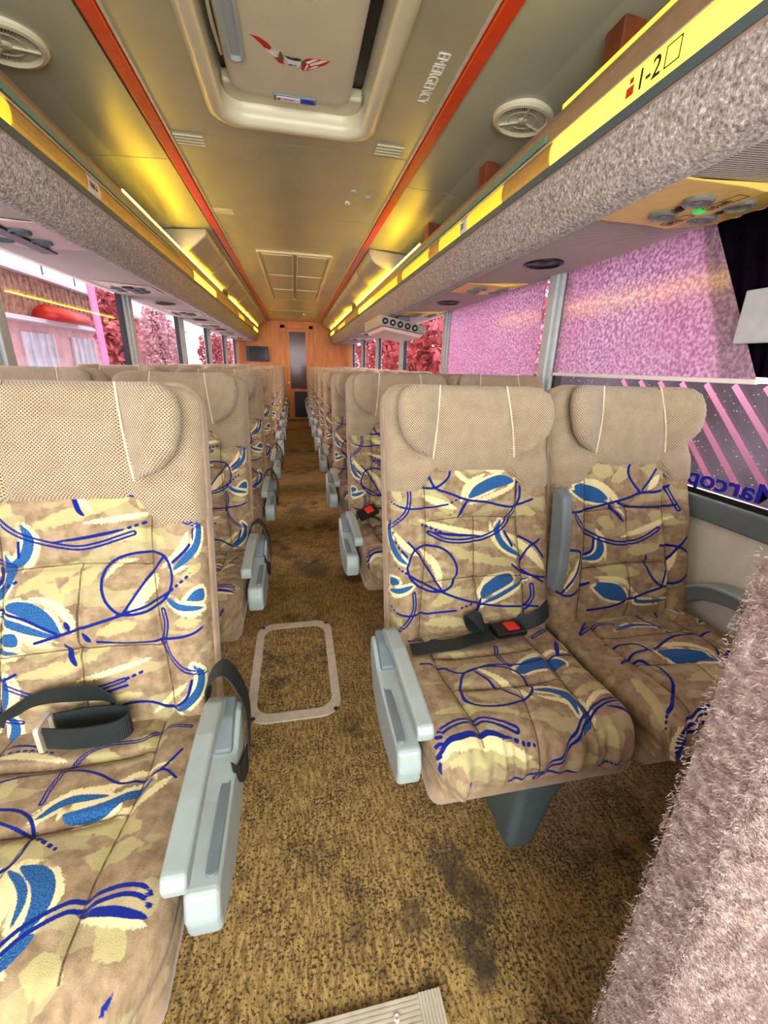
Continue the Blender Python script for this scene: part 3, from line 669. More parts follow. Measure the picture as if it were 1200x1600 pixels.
def wing(side, seed):
    """puffy side pad: thin at the inner seam, thick and undercut at the free outer edge"""
    nv, ns = 40, 28; rows = []; uvs = []
    for i in range(nv):
        b = i/(nv-1); v, xi, wd, tk, base = wing_frame(b)
        row = []; arc = 0; uv = []; prev = None
        for j in range(ns):
            s_ = j/(ns-1)
            if s_ < .6: r = s_/.6; x = xi+wd*.84*r; t_ = .002+tk*math.sin(r*math.pi/2)**.9
            else: a = (s_-.6)/.4*math.pi*.86; x = xi+wd*.84+.5*(tk+.004)*math.sin(a)*min(1, wd/.05); t_ = (.002+tk)*.5*(1+math.cos(a))
            wr = .0012*math.sin(v*420+seed)*(s_ > .45)*(s_ < .8)
            if prev: arc += math.hypot(x-prev[0], t_-prev[1])
            prev = (x, t_); row.append((x*side, v, -(t_+base+wr))); uv.append((side*(xi+arc), v))
        rows.append(row); uvs.append(uv)
    A = np.array(rows); P = to3(A[..., 0], A[..., 1], A[..., 2])
    o = np_mesh('headrest_wing', P, grid_faces(nv, ns), 'mesh', None)
    setattrs(o, np.array(uvs).reshape(-1, 2))
    return o.data
def wing_piping(side):
    L = []
    for i in range(14):
        v, xi, wd, tk, base = wing_frame(i/13); L.append(to3(np.array((xi-.002)*side), np.array(v), np.array(-(base+.004))))
    return tube('piping', L, .0024, 'tan_light', None, 8, 2).data
def shell():
    """tan velvet sides and rear of the backrest"""
    h = .2405; dp = .085; loops = []
    for d, sh in ((.028, .004), (.032, 0), (.07, 0), (.085, .012), (.09, .03)):
        R = .052; pts = []
        for x, v in rrect(-h+sh, h-sh, -.06, VT+.004-sh, R, 8): pts.append(to3(np.array(x), np.array(v), np.array(d)))
        loops.append(pts)
    o = ring_loft('back_shell', loops, 'tan', None, True, cap=True); return o.data
def cushion(seed, st, FL=.345):
    H = .238; TOP = .465; R = .055
    px = wallpath(H, .035, .075, .0026)
    ws = np.arange(-.015, FL+R*math.pi/2+.03, .0026)
    rowsP = []; UV = []; SD = []
    for w_ in ws:
        if w_ < FL: y, dr = w_, 0.0
        elif w_ < FL+R*math.pi/2: a = (w_-FL)/R; y = FL+R*math.sin(a); dr = R*(1-math.cos(a))
        else: y = FL+R; dr = R+(w_-FL-R*math.pi/2)
        ex = np.clip(y-(FL+R-.07), 0, .07); hv = H-.07+math.sqrt(max(.07**2-ex*ex, 0))*1.0
        x = px[:, 0]*hv/H; dx = px[:, 1]
        q = .016*np.sin(np.clip(w_/.40, 0, 1)*math.pi)*(1-(x/H)**2) + .012*np.exp(-((w_-.34)/.07)**2) + .008*sstep(np.abs(x), .13, .18)
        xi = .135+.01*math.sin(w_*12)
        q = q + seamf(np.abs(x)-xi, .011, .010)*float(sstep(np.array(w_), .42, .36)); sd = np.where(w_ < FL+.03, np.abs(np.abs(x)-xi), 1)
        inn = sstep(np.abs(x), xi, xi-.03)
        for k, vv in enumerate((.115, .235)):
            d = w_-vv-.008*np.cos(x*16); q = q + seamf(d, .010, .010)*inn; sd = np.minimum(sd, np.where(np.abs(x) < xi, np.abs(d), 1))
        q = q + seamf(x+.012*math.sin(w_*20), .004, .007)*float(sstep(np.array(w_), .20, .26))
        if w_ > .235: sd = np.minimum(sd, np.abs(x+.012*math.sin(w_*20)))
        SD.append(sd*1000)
        pk = np.exp(-((w_-FL-.07)/.045)**2)
        q = q + .0030*pk*np.sin(x*150+5*np.sin(x*31+seed)) + .0055*vnoise(x*.9, np.full_like(x, w_*.9), seed)
        z = TOP - np.maximum(dr, 0) - dx + q*np.clip(1-dx/.035, 0, 1)*(1 if w_ < FL+R else .3)
        z = np.maximum(z, .378-.006*np.abs(x)/H)
        yy = -(y+ .005*pk*np.sin(x*150+seed) + (q*math.sin(min(max((w_-FL)/R, 0), math.pi/2))))
        rowsP.append(np.column_stack([x, np.broadcast_to(yy, x.shape), z])); UV.append(np.column_stack([x+np.sign(x)*dx, np.full_like(x, w_)]))
    P = np.array(rowsP); uv = np.array(UV).reshape(-1, 2)
    o = np_mesh('cushion', P, grid_faces(*P.shape[:2]), 'print', None)
    setattrs(o, uv, pattern(uv*1000, st), np.array(SD)); return o.data
def steal(o):
    me = o.data; return me
ME = {}
ME['back_R'] = back_print(3, ST['RB']); ME['back_L'] = back_print(5, ST['LB']); ME['back_W'] = back_print(9, ST['WB'])
ME['cush_R'] = cushion(2, ST['RC']); ME['cush_L'] = cushion(4, ST['LC'], .40); ME['cush_W'] = cushion(8, ST['WC'])
ME['head'] = head_pad(1); ME['wing_l'] = wing(-1, 1); ME['wing_r'] = wing(1, 1); ME['pip_l'] = wing_piping(-1); ME['pip_r'] = wing_piping(1); ME['shell'] = shell()
def base_mesh(front):
    bm = bmesh.new(); bx(bm, (-.232, front, .325), (.232, .0, .392), .028, 4)
    me = bpy.data.meshes.new('cushion_base'); bm.to_mesh(me); bm.free(); me.materials.append(MAT['tan'])
    me.polygons.foreach_set('use_smooth', [True]*len(me.polygons)); return me
ME['base'] = base_mesh(-.392); ME['base_L'] = base_mesh(-.447)
bpy.context.view_layer.update()
def keep(o):
    me = o.data; bpy.data.objects.remove(o); return me
for o in list(COL.objects):
    if o.type == 'MESH' and o.data in [v for v in ME.values()]: bpy.data.objects.remove(o)
def arm_meshes(s):
    """aisle armrest on side s (-1 left of the seat, +1 right)"""
    x0, x1 = sorted((s*.241, s*.274))
    top = [(-.40, .528), (-.405, .548), (-.396, .562), (-.30, .570), (-.19, .574), (-.11, .568), (-.075, .55), (-.06, .515), (-.075, .495), (-.095, .505), (-.115, .53), (-.15, .543), (-.22, .548), (-.34, .538)]
    a = prism('armrest', top, x0, x1, 0, 'light_grey', None, .006, False, 3)
    pan = [(-.062, .525), (-.058, .48), (-.075, .435), (-.11, .395), (-.17, .368), (-.25, .362), (-.33, .380), (-.378, .398), (-.385, .44), (-.372, .478), (-.24, .482), (-.155, .490), (-.12, .51), (-.09, .525)]
    xi0, xi1 = sorted((s*.252, s*.301))
    p = prism('armrest_panel', pan, xi0, xi1, 0, 'light_grey', None, .009, False, 3)
    b0, b1 = sorted((s*.279, s*.296))
    lv = prism('lever', rrect(b0, b1, -.355, -.20, .007, 4), .476, .4845, 2, 'mid_grey', None, .002)
    hub = prism('pivot', [(-.07, .545), (-.066, .49), (-.09, .47), (-.15, .475), (-.165, .50), (-.12, .538)], *sorted((s*.258, s*.292)), 0, 'mid_grey', None, .006)
    return keep(a), keep(p), keep(lv), keep(hub)
ME['arm_-1'] = arm_meshes(-1); ME['arm_1'] = arm_meshes(1)
def mid_arm(s):
    pts = []
    P = [(.075, .585), (.09, .70), (.105, .80), (.115, .872), (.09, .875), (.06, .86), (.035, .76), (.025, .66), (.035, .59)]
    x0, x1 = sorted((s*.216, s*.246))
    return keep(prism('centre_armrest', [(y-.075, z) for y, z in P], x0, x1, 0, 'mid_grey', None, .009, False, 3))
ME['mid_-1'] = mid_arm(-1); ME['mid_1'] = mid_arm(1)
def leg_mesh():
    loops = []
    for z, x, y0, y1 in ((0, .034, -.30, -.16), (.03, .040, -.31, -.15), (.2, .05, -.33, -.12), (.33, .075, -.36, -.08)):
        loops.append([(px_+.06, py_, z) for px_, py_ in rrect(-x, x, y0, y1, .02, 4)])
    return keep(ring_loft('leg', loops, 'steel_grey', None, False, cap=True))
ME['leg'] = leg_mesh()
def bracket_mesh(s):
    x0, x1 = sorted((s*.08, s*.245))
    return keep(prism('wall_bracket', [(-.36, .33), (-.33, .33), (-.12, .22), (-.12, .17), (-.36, .29)], x0, x1, 0, 'steel_grey', None, .006))
ME['br_1'] = bracket_mesh(1); ME['br_-1'] = bracket_mesh(-1)
def hang_belt(s):
    x = 0
    return keep(ribbon('seat_belt', [(s*.228, -.03, .50), (s*.236, -.04, .56), (s*.265, -.045, .592), (s*.288, -.055, .575), (s*.308, -.065, .52), (s*.310, -.075, .45), (s*.308, -.11, .42), (s*.304, -.17, .45), (s*.298, -.20, .50)],
                       [(0, .05, 0), (0, .05, .0), (0, .05, 0), (0, .05, 0), (0, .05, .0), (0, .05, .01), (0, .03, .04), (0, 0, .045), (0, -.01, .04)], .003, 'webbing'))
ME['belt_1'] = hang_belt(1)
def buckle_mesh():
    bm = bmesh.new(); bx(bm, (-.045, -.028, -.009), (.045, .028, .009), .006, 3); return keep(from_bm('buckle', bm, 'black'))
ME['buckle'] = buckle_mesh()
def button_mesh():
    bm = bmesh.new(); bx(bm, (-.008, -.017, .006), (.027, .017, .0125), .003, 2); return keep(from_bm('button', bm, 'red'))
ME['button'] = button_mesh()
def inst(name, me, parent, loc=None, rot=None):
    o = bpy.data.objects.new(name, me); COL.objects.link(o); o.parent = parent
    if loc: o.location = loc
    if rot: o.rotation_euler = rot
    return o
def seat(xc, y, dz, side, kind, label, group):
    """side: +1 when the aisle is on the seat's +x side"""
    t = thing('bus_seat', label, 'seat', (xc, y, dz), group)
    bk, cu = {'aisle': (('back_R', 'cush_R') if side < 0 else ('back_L', 'cush_L')), 'window': (('back_W', 'cush_W') if side < 0 else ('back_R', 'cush_W'))}[kind]
    inst('backrest', ME[bk], t); inst('headrest', ME['head'], t)
    inst('piping', ME['pip_l'], inst('headrest_wing', ME['wing_l'], t)); inst('piping', ME['pip_r'], inst('headrest_wing', ME['wing_r'], t))
    inst('back_shell', ME['shell'], t); inst('cushion', ME[cu], t); inst('cushion_base', ME['base_L' if cu == 'cush_L' else 'base'], t)
    if kind == 'aisle':
        a, p, lv, hub = ME['arm_%d' % side]
        inst('armrest', a, t); pp = inst('armrest_panel', p, t); inst('lever', lv, pp); inst('pivot', hub, pp)
        inst('centre_armrest', ME['mid_%d' % -side], t); inst('leg', ME['leg'], t)
    else:
        inst('wall_bracket', ME['br_%d' % -side], t)
    return t
NR = 10
XA = {-1: .44, 1: -.455}; XWN = {-1: .925, 1: -.945}
SEAT = {}
for side, y0, pitch, blk in ((-1, .95, .85, 'right'), (1, .78, .845, 'left')):
    for r in range(NR):
        y = y0+pitch*r
        dz = 0 if r == 0 else float(rng.uniform(-.012, .012)) - (.02 if (side < 0 and r == 2) else 0)
        rowt = 'front row' if r == 0 else f'{ORD[r]} row from the front' if r < NR-1 else 'rearmost row'
        for kind, xx in (('aisle', XA[side]), ('window', XWN[side])):
            nm = f'tan and blue patterned {"aisle" if kind == "aisle" else "window"} seat, {blk} side of the aisle, {rowt}'
            if r == 0 and side < 0 and kind == 'aisle': nm = 'tan and blue patterned aisle seat with red-buttoned belt lying on its cushion'
            if r == 0 and side < 0 and kind == 'window': nm = 'tan and blue patterned window seat beside the lettered window, front right row'
            if r == 0 and side > 0 and kind == 'aisle': nm = 'largest tan patterned seat at lower left with grey belt loop on its cushion'
            if r == 1 and side < 0 and kind == 'aisle': nm = 'tan patterned aisle seat with red belt button, second row right of the aisle'
            SEAT[(side, r, kind)] = seat(xx, y, max(dz, 0) if kind == 'aisle' else max(dz, 0)+.008, side, kind, nm, 'twin bus seats in rows')
            if side > 0 and kind == 'aisle': inst('seat_belt', ME['belt_1'], SEAT[(side, r, kind)])
# belts that lie on the near cushions
t = SEAT[(-1, 0, 'aisle')]
sb = ribbon('seat_belt', [(-.20, -.09, .487), (-.15, -.095, .492), (-.08, -.092, .492), (-.03, -.082, .494), (.03, -.078, .50)], [(.004, .045, 0)]*5, .003, 'webbing', t)
b = inst('buckle', ME['buckle'], sb, (.075, -.072, .506), (0, 0, .06)); inst('button', ME['button'], b)
# deeper level is not wanted: keep the button beside the buckle
bt = b.children[0]; bt.parent = sb; bt.location = b.location; bt.rotation_euler = b.rotation_euler
ribbon('seat_belt', [(.225, -.02, .525), (.18, -.045, .515), (.10, -.05, .497), (.03, -.05, .495), (-.02, -.045, .515), (-.035, -.05, .55), (-.015, -.055, .545), (.01, -.06, .51)],
       [(0, .02, .045), (0, .02, .04), (.0, .035, .02), (0, .04, .01), (.02, .03, .02), (.03, .015, .0), (.03, .02, .01), (.02, .04, 0)], .003, 'webbing', t)
t = SEAT[(-1, 1, 'aisle')]
sb = ribbon('seat_belt', [(-.235, -.03, .50), (-.20, -.06, .53), (-.15, -.07, .525), (-.11, -.06, .50)], [(0, .04, .0)]*4, .003, 'webbing', t)
inst('buckle', ME['buckle'], sb, (-.175, -.085, .55), (.5, -.35, .2)); inst('button', ME['button'], sb, (-.175, -.085, .552), (.5, -.35, .2))
t = SEAT[(1, 0, 'aisle')]
# strap from the middle of the pair, folded into a loop with an adjuster
ribbon('seat_belt', [(-.17, -.01, .47), (-.125, -.02, .505), (-.06, -.03, .55), (.0, -.04, .562), (.045, -.042, .555), (.055, -.035, .52)],
       [(0.02, .02, -.05), (.02, .02, -.05), (.01, .02, -.05), (0, .02, -.05), (0, .02, -.05), (-.02, .02, -.04)], .003, 'webbing', t)
sb = ribbon('seat_belt', [(-.045, -.085, .508), (.01, -.095, .508), (.07, -.095, .510), (.095, -.08, .512), (.085, -.058, .512), (.03, -.048, .512), (-.04, -.055, .512)],
       [(0, 0, .047)]*7, .003, 'webbing', t)
o = ring_loft('adjuster', [[(-.05+dx, y, z) for y, z in rrect(-.095+i, -.045-i, .481+i, .537-i, .006, 3)] for dx, i in ((-.004, .006), (-.004, 0), (.004, 0), (.004, .006))], 'chrome', sb, close=True)

# ================================================================== overhead luggage racks
LENS_R = [(-1.4, 1.33, 'lamp'), (1.335, 1.63, 'lens_off'), (1.635, 1.95, 'lamp_soft'), (1.955, 2.03, 'white'), (2.035, 2.32, 'lamp_soft'), (2.325, 2.50, 'lens_off'), (2.505, 3.1, 'lamp_soft'), (3.105, 3.25, 'lens_off'),
          (3.255, 4.3, 'lamp_soft'), (4.305, 5.2, 'lamp'), (5.205, 6.6, 'lens_off'), (6.605, 7.6, 'lamp_soft'), (7.605, 8.4, 'lens_off'), (8.405, 9.2, 'lamp')]
LENS_L = [(-1.4, .9, 'lens_off'), (.905, 1.5, 'lamp_soft'), (1.505, 1.93, 'lens_off'), (1.935, 2.03, 'white'), (2.035, 2.6, 'lens_off'), (2.605, 3.6, 'lens_off'), (3.605, 4.5, 'lamp'), (4.505, 6.2, 'lens_off'), (6.205, 6.8, 'lamp_soft'), (6.805, 8.3, 'lens_off'), (8.305, 9.2, 'lamp')]
COVE_R = [(-1.4, 1.3), (2.7, 5.4), (5.9, 9.2)]; COVE_L = [(2.3, 4.9), (5.4, 9.2)]  # front right run is the lit tube; all others are added for ceiling glow
for s, nm, LEN, CV in ((1, 'right', LENS_R, COVE_R), (-1, 'left', LENS_L, COVE_L)):
    t = thing('luggage_rack', f'grey carpeted overhead luggage rack with yellow lamp strip along the {nm} windows', 'luggage rack', (s*.95, 4, 1.56))
    Y0, Y1 = -1.45, 9.25
    P = [(.716, 1.706), (.717, 1.685), (.722, 1.655), (.732, 1.622), (.748, 1.592), (.772, 1.571), (.80, 1.563), (.80, 1.60), (.77, 1.625), (.752, 1.66), (.748, 1.706)]
    parts = [prism('carpet_front', [(s*x, z) for x, z in P], Y0, Y1, 1, 'rack_carpet', None, 0, True)]
    parts.append(prism('underside', [(s*.797, 1.567), (s*1.195, 1.588), (s*1.195, 1.612), (s*.80, 1.60)], Y0, Y1, 1, 'ribbed'))
    parts.append(prism('edge_strip', [(s*.709, 1.700), (s*.709, 1.722), (s*.73, 1.724), (s*.745, 1.706), (s*.72, 1.70)], Y0, Y1, 1, 'steel_grey'))
    parts.append(tube('stitched_edge', [(s*.718, Y0+.1, 1.701), (s*.718, 4, 1.701), (s*.718, Y1, 1.701)], .005, 'tan', None, 8, 2))
    parts.append(prism('rail_lip', [(s*.712, 1.778), (s*.706, 1.80), (s*.702, 1.818), (s*.706, 1.834), (s*.722, 1.836), (s*.735, 1.82), (s*.74, 1.778)], Y0, Y1, 1, 'mauve', None, .002))
    parts.append(prism('rail_back', [(s*.722, 1.722), (s*.745, 1.708), (s*.748, 1.79), (s*.73, 1.79)], Y0, Y1, 1, 'mauve'))
    parts.append(box('teal_strip', (min(s*.7035, s*.7065), 1.36 if s > 0 else -1.4, 1.787), (max(s*.7035, s*.7065), 3.2, 1.806), 'teal_strip'))
    parts.append(box('bright_bead', (min(s*.705, s*.711), Y0, 1.777), (max(s*.705, s*.711), Y1, 1.781), 'chrome'))
    for a, b, mt in LEN:
        parts.append(prism('lamp_lens', [(s*.7115, 1.723), (s*.7075, 1.735), (s*.706, 1.750), (s*.7075, 1.766), (s*.7115, 1.776), (s*.724, 1.776), (s*.724, 1.723)], a, b, 1, mt, None, 0, False))
    for a, b in CV: parts.append(box('cove_lamp', (min(s*.7085, s*.7125), a, 1.8363), (max(s*.7085, s*.7125), b, 1.8465), 'cove' if a > 0 else 'cove_dim')); parts.append(box('cove_shield', (min(s*.713, s*.7165), a, 1.8363), (max(s*.713, s*.7165), b, 1.850), 'mauve'))  # shields are added to keep the strips' light off the side ceilings
    adopt(t, *parts)
    bpy.context.view_layer.update()
    # small writing on the strip
    if s > 0:
        def tx(name, body, size, y, z, mat, sx=1): 
            o = text(name, body, size, (.7052, y, z), (0, -1, 0), (0, 0, 1), mat, None, sx, .0004, 'LEFT', .0006); adopt(t, o)
        tx('lettering', '1-2', .050, 1.006, 1.733, 'ink')
        for lo, hi in (((.7048, .895, 1.733), (.7058, .932, 1.7355)), ((.7048, .895, 1.7665), (.7058, .932, 1.769)), ((.7048, .895, 1.733), (.7058, .8975, 1.769)), ((.7048, .9295, 1.733), (.7058, .932, 1.769))):
            o = box('box_mark', lo, hi, 'ink'); adopt(t, o)
        bm = bmesh.new(); bx(bm, (.7050, 1.012, 1.734), (.7058, 1.035, 1.752), .0003, 1); bx(bm, (.7050, 1.016, 1.756), (.7058, 1.028, 1.766), .0003, 1)
        o = from_bm('seat_mark', bm, 'orange'); adopt(t, o)
        tx('lettering', 'ABIA DA BI PUUE UE1', .014, 1.64, 1.790, 'white', 1.3)
        o = text('lettering', '131', .03, (.7052, 2.02, 1.738), (0, -1, 0), (0, 0, 1), 'ink', None, .8, .0004); adopt(t, o)
    else:
        o = text('lettering', 'VAN 6', .026, (-.7052, 1.94, 1.740), (0, 1, 0), (0, 0, 1), 'ink', None, .8, .0004); adopt(t, o)

# wooden struts between rack rail and ceiling
for i, y in enumerate((1.22, 2.0, 2.8)):
    o = box('rack_strut', (.775, y-.035, 1.70), (.835, y+.035, 1.975), 'wood', None, .004)
    tag(o, ['brown wooden strut above the lit rack lamp marked 1-2', 'brown wooden strut beyond the round ceiling vent, right rack', 'brown wooden strut farthest along the right rack, near the duct covers'][i], 'strut', 'wooden rack struts')

# ================================================================== passenger service units, speakers
def psu(x0, x1, y0, y1, s, mat, label, group, full):
    t = thing('overhead_console', label, 'console', (s*(x0+x1)/2, (y0+y1)/2, 1.56), group)
    zt = 1.592
    def zz(x): return 1.567+(x-.797)/.398*.021
    xm = (x0+x1)/2
    parts = [prism('panel', [(s*x0, zz(x0)-.004), (s*(xm-.02), zz(xm)-.014), (s*(xm+.03), zz(xm)-.018), (s*x1, zz(x1)-.006), (s*x1, zz(x1)-.0005), (s*x0, zz(x0)-.0005)], y0, y1, 1, mat, None, .003)]
    sc_ = (y1-y0)/.30
    for dx in (-.058, .062):
        for dy in (-.055, .055):
            off = -.004-.010*(xm+dx-x0)/(xm-.02-x0) if dx < 0 else -.018+.012*(dx-.03)/(x1-xm-.03)
            c = (s*(xm+dx), (y0+y1)/2+dy*sc_, zz(xm+dx)+off-.002)
            parts.append(lathe('nozzle', [(.034, .003), (.034, -.003), (.030, -.007), (.025, -.003), (.014, .0), (.009, -.004)], c, 'lens_grey' if mat == 'yellow_plastic' else 'steel_grey', None, 'z', 24))
    if full:
        for dx in (-.058, .062): parts.append(lathe('button', [(.011, 0), (.011, -.006), (.006, -.009)], (s*(xm+dx), (y0+y1)/2, zz(xm+dx)-.012), 'black', None, 'z', 18))
        parts.append(box('indicator', (s*xm-.009, (y0+y1)/2-.011, zz(xm)-.021), (s*xm+.009, (y0+y1)/2+.011, zz(xm)-.013), 'green_led', None, .001))
    return t, parts
t, parts = psu(.80, 1.17, .92, 1.20, 1, 'yellow_plastic', 'yellow overhead console with four round lamps and green light above front right window', 'overhead consoles', True)
adopt(t, *parts)
for (ya, yb, body) in ((1.085, 1.165, '(8EXJ)'), (.945, 1.04, '(4J-ysl8)')):
    x, z = .985, 1.5575
    bm = bmesh.new()
    for lo, hi in (((x-.016, ya, z-.0008), (x-.0145, yb, z)), ((x+.0145, ya, z-.0008), (x+.016, yb, z)), ((x-.016, ya, z-.0008), (x+.016, ya+.0015, z)), ((x-.016, yb-.0015, z-.0008), (x+.016, yb, z))): bx(bm, lo, hi)
    o = from_bm('label_frame', bm, 'ink'); adopt(t, o)
    o = text('lettering', body, .024, (x+.009, yb-.006, z-.0006), (0, -1, 0), (-1, 0, 0), 'ink', None, .72, .0004); adopt(t, o)
for i, (y, mt) in enumerate(((2.30, 'yellow_plastic'), (3.50, 'yellow_plastic'), (4.7, 'pink_plastic'), (5.9, 'pink_plastic'), (7.1, 'pink_plastic'))):
    t, parts = psu(.82, 1.14, y-.13, y+.13, 1, mt, f'{"yellow" if "y" == mt[0] else "pinkish"} overhead console under the right rack, {ORD[i+1]} from the front', 'overhead consoles', False); adopt(t, *parts)
t, parts = psu(.80, 1.13, 1.72, 2.08, -1, 'pink_plastic', 'pinkish overhead console with black centre strip above front left window', 'overhead consoles', False)
parts.append(prism('centre_strip', [(-.93, 1.553), (-.985, 1.553), (-.985, 1.560), (-.93, 1.560)], 1.74, 2.13, 1, 'black', None, .002)); adopt(t, *parts)
for i, y in enumerate((3.05, 4.35, 5.65, 6.9, 8.1)):
    t, parts = psu(.82, 1.12, y-.13, y+.13, -1, 'pink_plastic', f'pinkish overhead console under the left rack, {ORD[i+1]} from the front', 'overhead consoles', False)
    parts.append(prism('centre_strip', [(-.935, 1.554), (-.98, 1.554), (-.98, 1.561), (-.935, 1.561)], y-.12, y+.12, 1, 'black', None, .002)); adopt(t, *parts)
SPK = [(1, .958, 1.73, 'oval black loudspeaker beside the grey post, right rack underside'), (1, .965, 2.87, 'second black loudspeaker along the right rack underside'),
       (-1, .965, 3.75, 'black loudspeaker nearest the front, left rack underside'), (-1, .965, 5.0, 'second black loudspeaker along the left rack underside'), (-1, .965, 6.3, 'third black loudspeaker along the left rack underside')]
for s, x, y, lb in SPK:
    t = thing('ceiling_speaker', lb, 'speaker', (s*x, y, 1.575), 'round loudspeakers under the racks')
    z = 1.567+(x-.797)/.398*.021
    a = lathe('bezel', [(.076, 0), (.076, -.006), (.066, -.010), (.060, -.004), (.055, .004)], (s*x, y, z), 'black', None, 'z', 36)
    b_ = lathe('cone', [(.055, -.003), (.035, -.001), (.018, -.006), (.006, -.009)], (s*x, y, z), 'rubber', None, 'z', 32)
    adopt(t, a, b_)
# hanging box with round knobs
t = thing('hanging_control_box', 'pale grey box with five round black knobs hanging under right rack', 'control box', (.86, 4, 1.5))
V = np.array([(.66, 3.6, 1.567), (1.05, 3.6, 1.487), (1.04, 3.6, 1.43), (.67, 3.6, 1.483), (.66, 4.45, 1.567), (1.05, 4.45, 1.487), (1.04, 4.45, 1.43), (.67, 4.45, 1.483)])
body = np_mesh('housing', V, [(0, 1, 2, 3), (7, 6, 5, 4), (0, 4, 5, 1), (1, 5, 6, 2), (2, 6, 7, 3), (3, 7, 4, 0)], 'duct', None, False)
m_ = body.modifiers.new('edge', 'BEVEL'); m_.width = .008; m_.segments = 2
br = box('hanger', (.83, 3.7, 1.5), (.93, 4.35, 1.564), 'mid_grey'); adopt(t, body, br)
lower = prism('lower_lip', [(.685, 1.478), (1.03, 1.428), (1.0, 1.40), (.70, 1.45)], 3.62, 4.4, 1, 'pink_plastic', None, .004); adopt(t, lower)
for k in range(5):
    x = .70+.062*k; z = 1.517-(x-.69)*.175
    o = lathe('knob', [(.024, 0), (.024, .006), (.016, .010), (.010, .004)], (x, 3.598, z), 'black', None, 'y', 24, -1); adopt(t, o)
    c = lathe('knob_cap', [(.011, .004), (.010, .012), (.004, .013)], (x, 3.598, z), 'light_grey', None, 'y', 16, -1); adopt(t, c)
# rear screen
t = thing('rear_screen', 'black video screen mounted at the rear left under the rack', 'screen', (-.78, YR-.06, 1.35))
a = box('casing', (-1.0, YR-.08, 1.20), (-.56, YR-.001, 1.49), 'black', None, .01); sg = NT('dark_screen'); sg.color(sg.mix(sg.noise(sg.obj(), 8), lin((14, 22, 24)), lin((28, 40, 42)))); sg.b.inputs['Roughness'].default_value = .1
b_ = box('display', (-.975, YR-.083, 1.23), (-.585, YR-.079, 1.465), sg.m); adopt(t, a, b_)

# ================================================================== ceiling fittings
def vent(x, y, z, s, label):
    t = thing('air_vent', label, 'vent', (x, y, z), 'round ceiling vents')
    mt = 'hatch'
    ring = lathe('ring', [(.10, .01), (.10, -.008), (.094, -.014), (.084, -.016), (.076, -.008), (.074, .01)], (x, y, z), mt, None, 'z', 48)
    disc = lathe('backing', [(.074, .006), (.074, .0)], (x, y, z), 'seam', None, 'z', 40)
    hub = lathe('hub', [(.016, .0), (.016, -.012), (.010, -.015)], (x, y, z), mt, None, 'z', 24)
    bm = bmesh.new()
    for k in range(56):
        a = 2*math.pi*k/56
        p = [Vector((math.cos(a)*r+dx*-math.sin(a), math.sin(a)*r+dx*math.cos(a), zz)) for r, dx, zz in ((.016, .0007, -.002), (.075, .0022, -.002), (.075, -.0022, -.002), (.016, -.0007, -.002))]
        A = [bm.verts.new(Vector((x, y, z))+q) for q in p]; B = [bm.verts.new(Vector((x, y, z-.006))+q) for q in p]
        bm.faces.new(A); bm.faces.new(B[::-1])
        for i in range(4): bm.faces.new((A[i], B[i], B[(i+1) % 4], A[(i+1) % 4]))
    slats = from_bm('grille', bm, mt)
    bm = bmesh.new()
    for a in (.35, .35+2.09, .35+4.19):
        d_ = Vector((math.cos(a), math.sin(a), 0)); n_ = Vector((-d_.y, d_.x, 0))*.0022
        q = [Vector((x, y, z-.008))+d_*r+m*n_ for r, m in ((.01, 1), (.078, 1), (.078, -1), (.01, -1))]
        A = [bm.verts.new(v) for v in q]; B = [bm.verts.new(v-Vector((0, 0, .006))) for v in q]
        bm.faces.new(A); bm.faces.new(B[::-1])
        for i in range(4): bm.faces.new((A[i], B[i], B[(i+1) % 4], A[(i+1) % 4]))
    spokes = from_bm('spoke', bm, 'hatch')
    ringi = lathe('inner_ring', [(.048, -.005), (.048, -.010), (.044, -.010), (.044, -.005)], (x, y, z), mt, None, 'z', 36)
    adopt(t, ring, disc, hub, slats, spokes, ringi)
    t.rotation_euler = (0, s*.10, 0)
vent(.765, 1.652, 1.978, 1, 'round beige slotted air vent in the right side ceiling')
vent(-.765, 1.675, 1.978, -1, 'round slotted air vent in dark left side ceiling')
# roof hatch
t = thing('roof_hatch', 'beige roof escape hatch with winged red emblem sticker', 'roof hatch', (.01, 1.5, 2.0))
oA = rrect(-.285, .305, .99, 2.01, .11, 10); oB = rrect(-.262, .282, 1.015, 1.985, .095, 10); oC = rrect(-.235, .255, 1.045, 1.955, .08, 10); oD = rrect(-.225, .245, 1.06, 1.90, .07, 10)
fr = ring_loft('frame', [L3(oA, 2.0), L3(oA, 1.992), L3(oB, 1.984), L3(oC, 1.988), L3(oC, 2.02), L3(rrect(-.232, .252, 1.05, 1.95, .08, 10), 2.06), L3(oD, 2.085)], 'hatch', None, True)
bk = box('well', (-.29, .99, 2.084), (.31, 2.01, 2.10), 'black')
ledge = box('ledge', (-.225, 1.845, 2.045), (.245, 1.955, 2.084), 'hatch', None, .01, 3)
lp = ring_loft('lid', [L3(rrect(-.185, .205, 1.06, 1.87, .05, 8), 2.083), L3(rrect(-.20, .20, 1.05, 1.875, .05, 8), 2.045), L3(rrect(-.19, .19, 1.06, 1.868, .045, 8), 2.034), L3(rrect(-.16, .165, 1.09, 1.84, .03, 8), 2.032)], 'hatch', None, True, cap=True)
hd = ring_loft('handle', [L3(rrect(-.187, -.135, 1.05, 1.70, .024, 8), 2.036), L3(rrect(-.187, -.135, 1.05, 1.70, .024, 8), 2.026), L3(rrect(-.178, -.143, 1.06, 1.69, .016, 8), 2.022), L3(rrect(-.172, -.148, 1.07, 1.68, .011, 8), 2.030)], 'light_grey', None, False, cap=True)
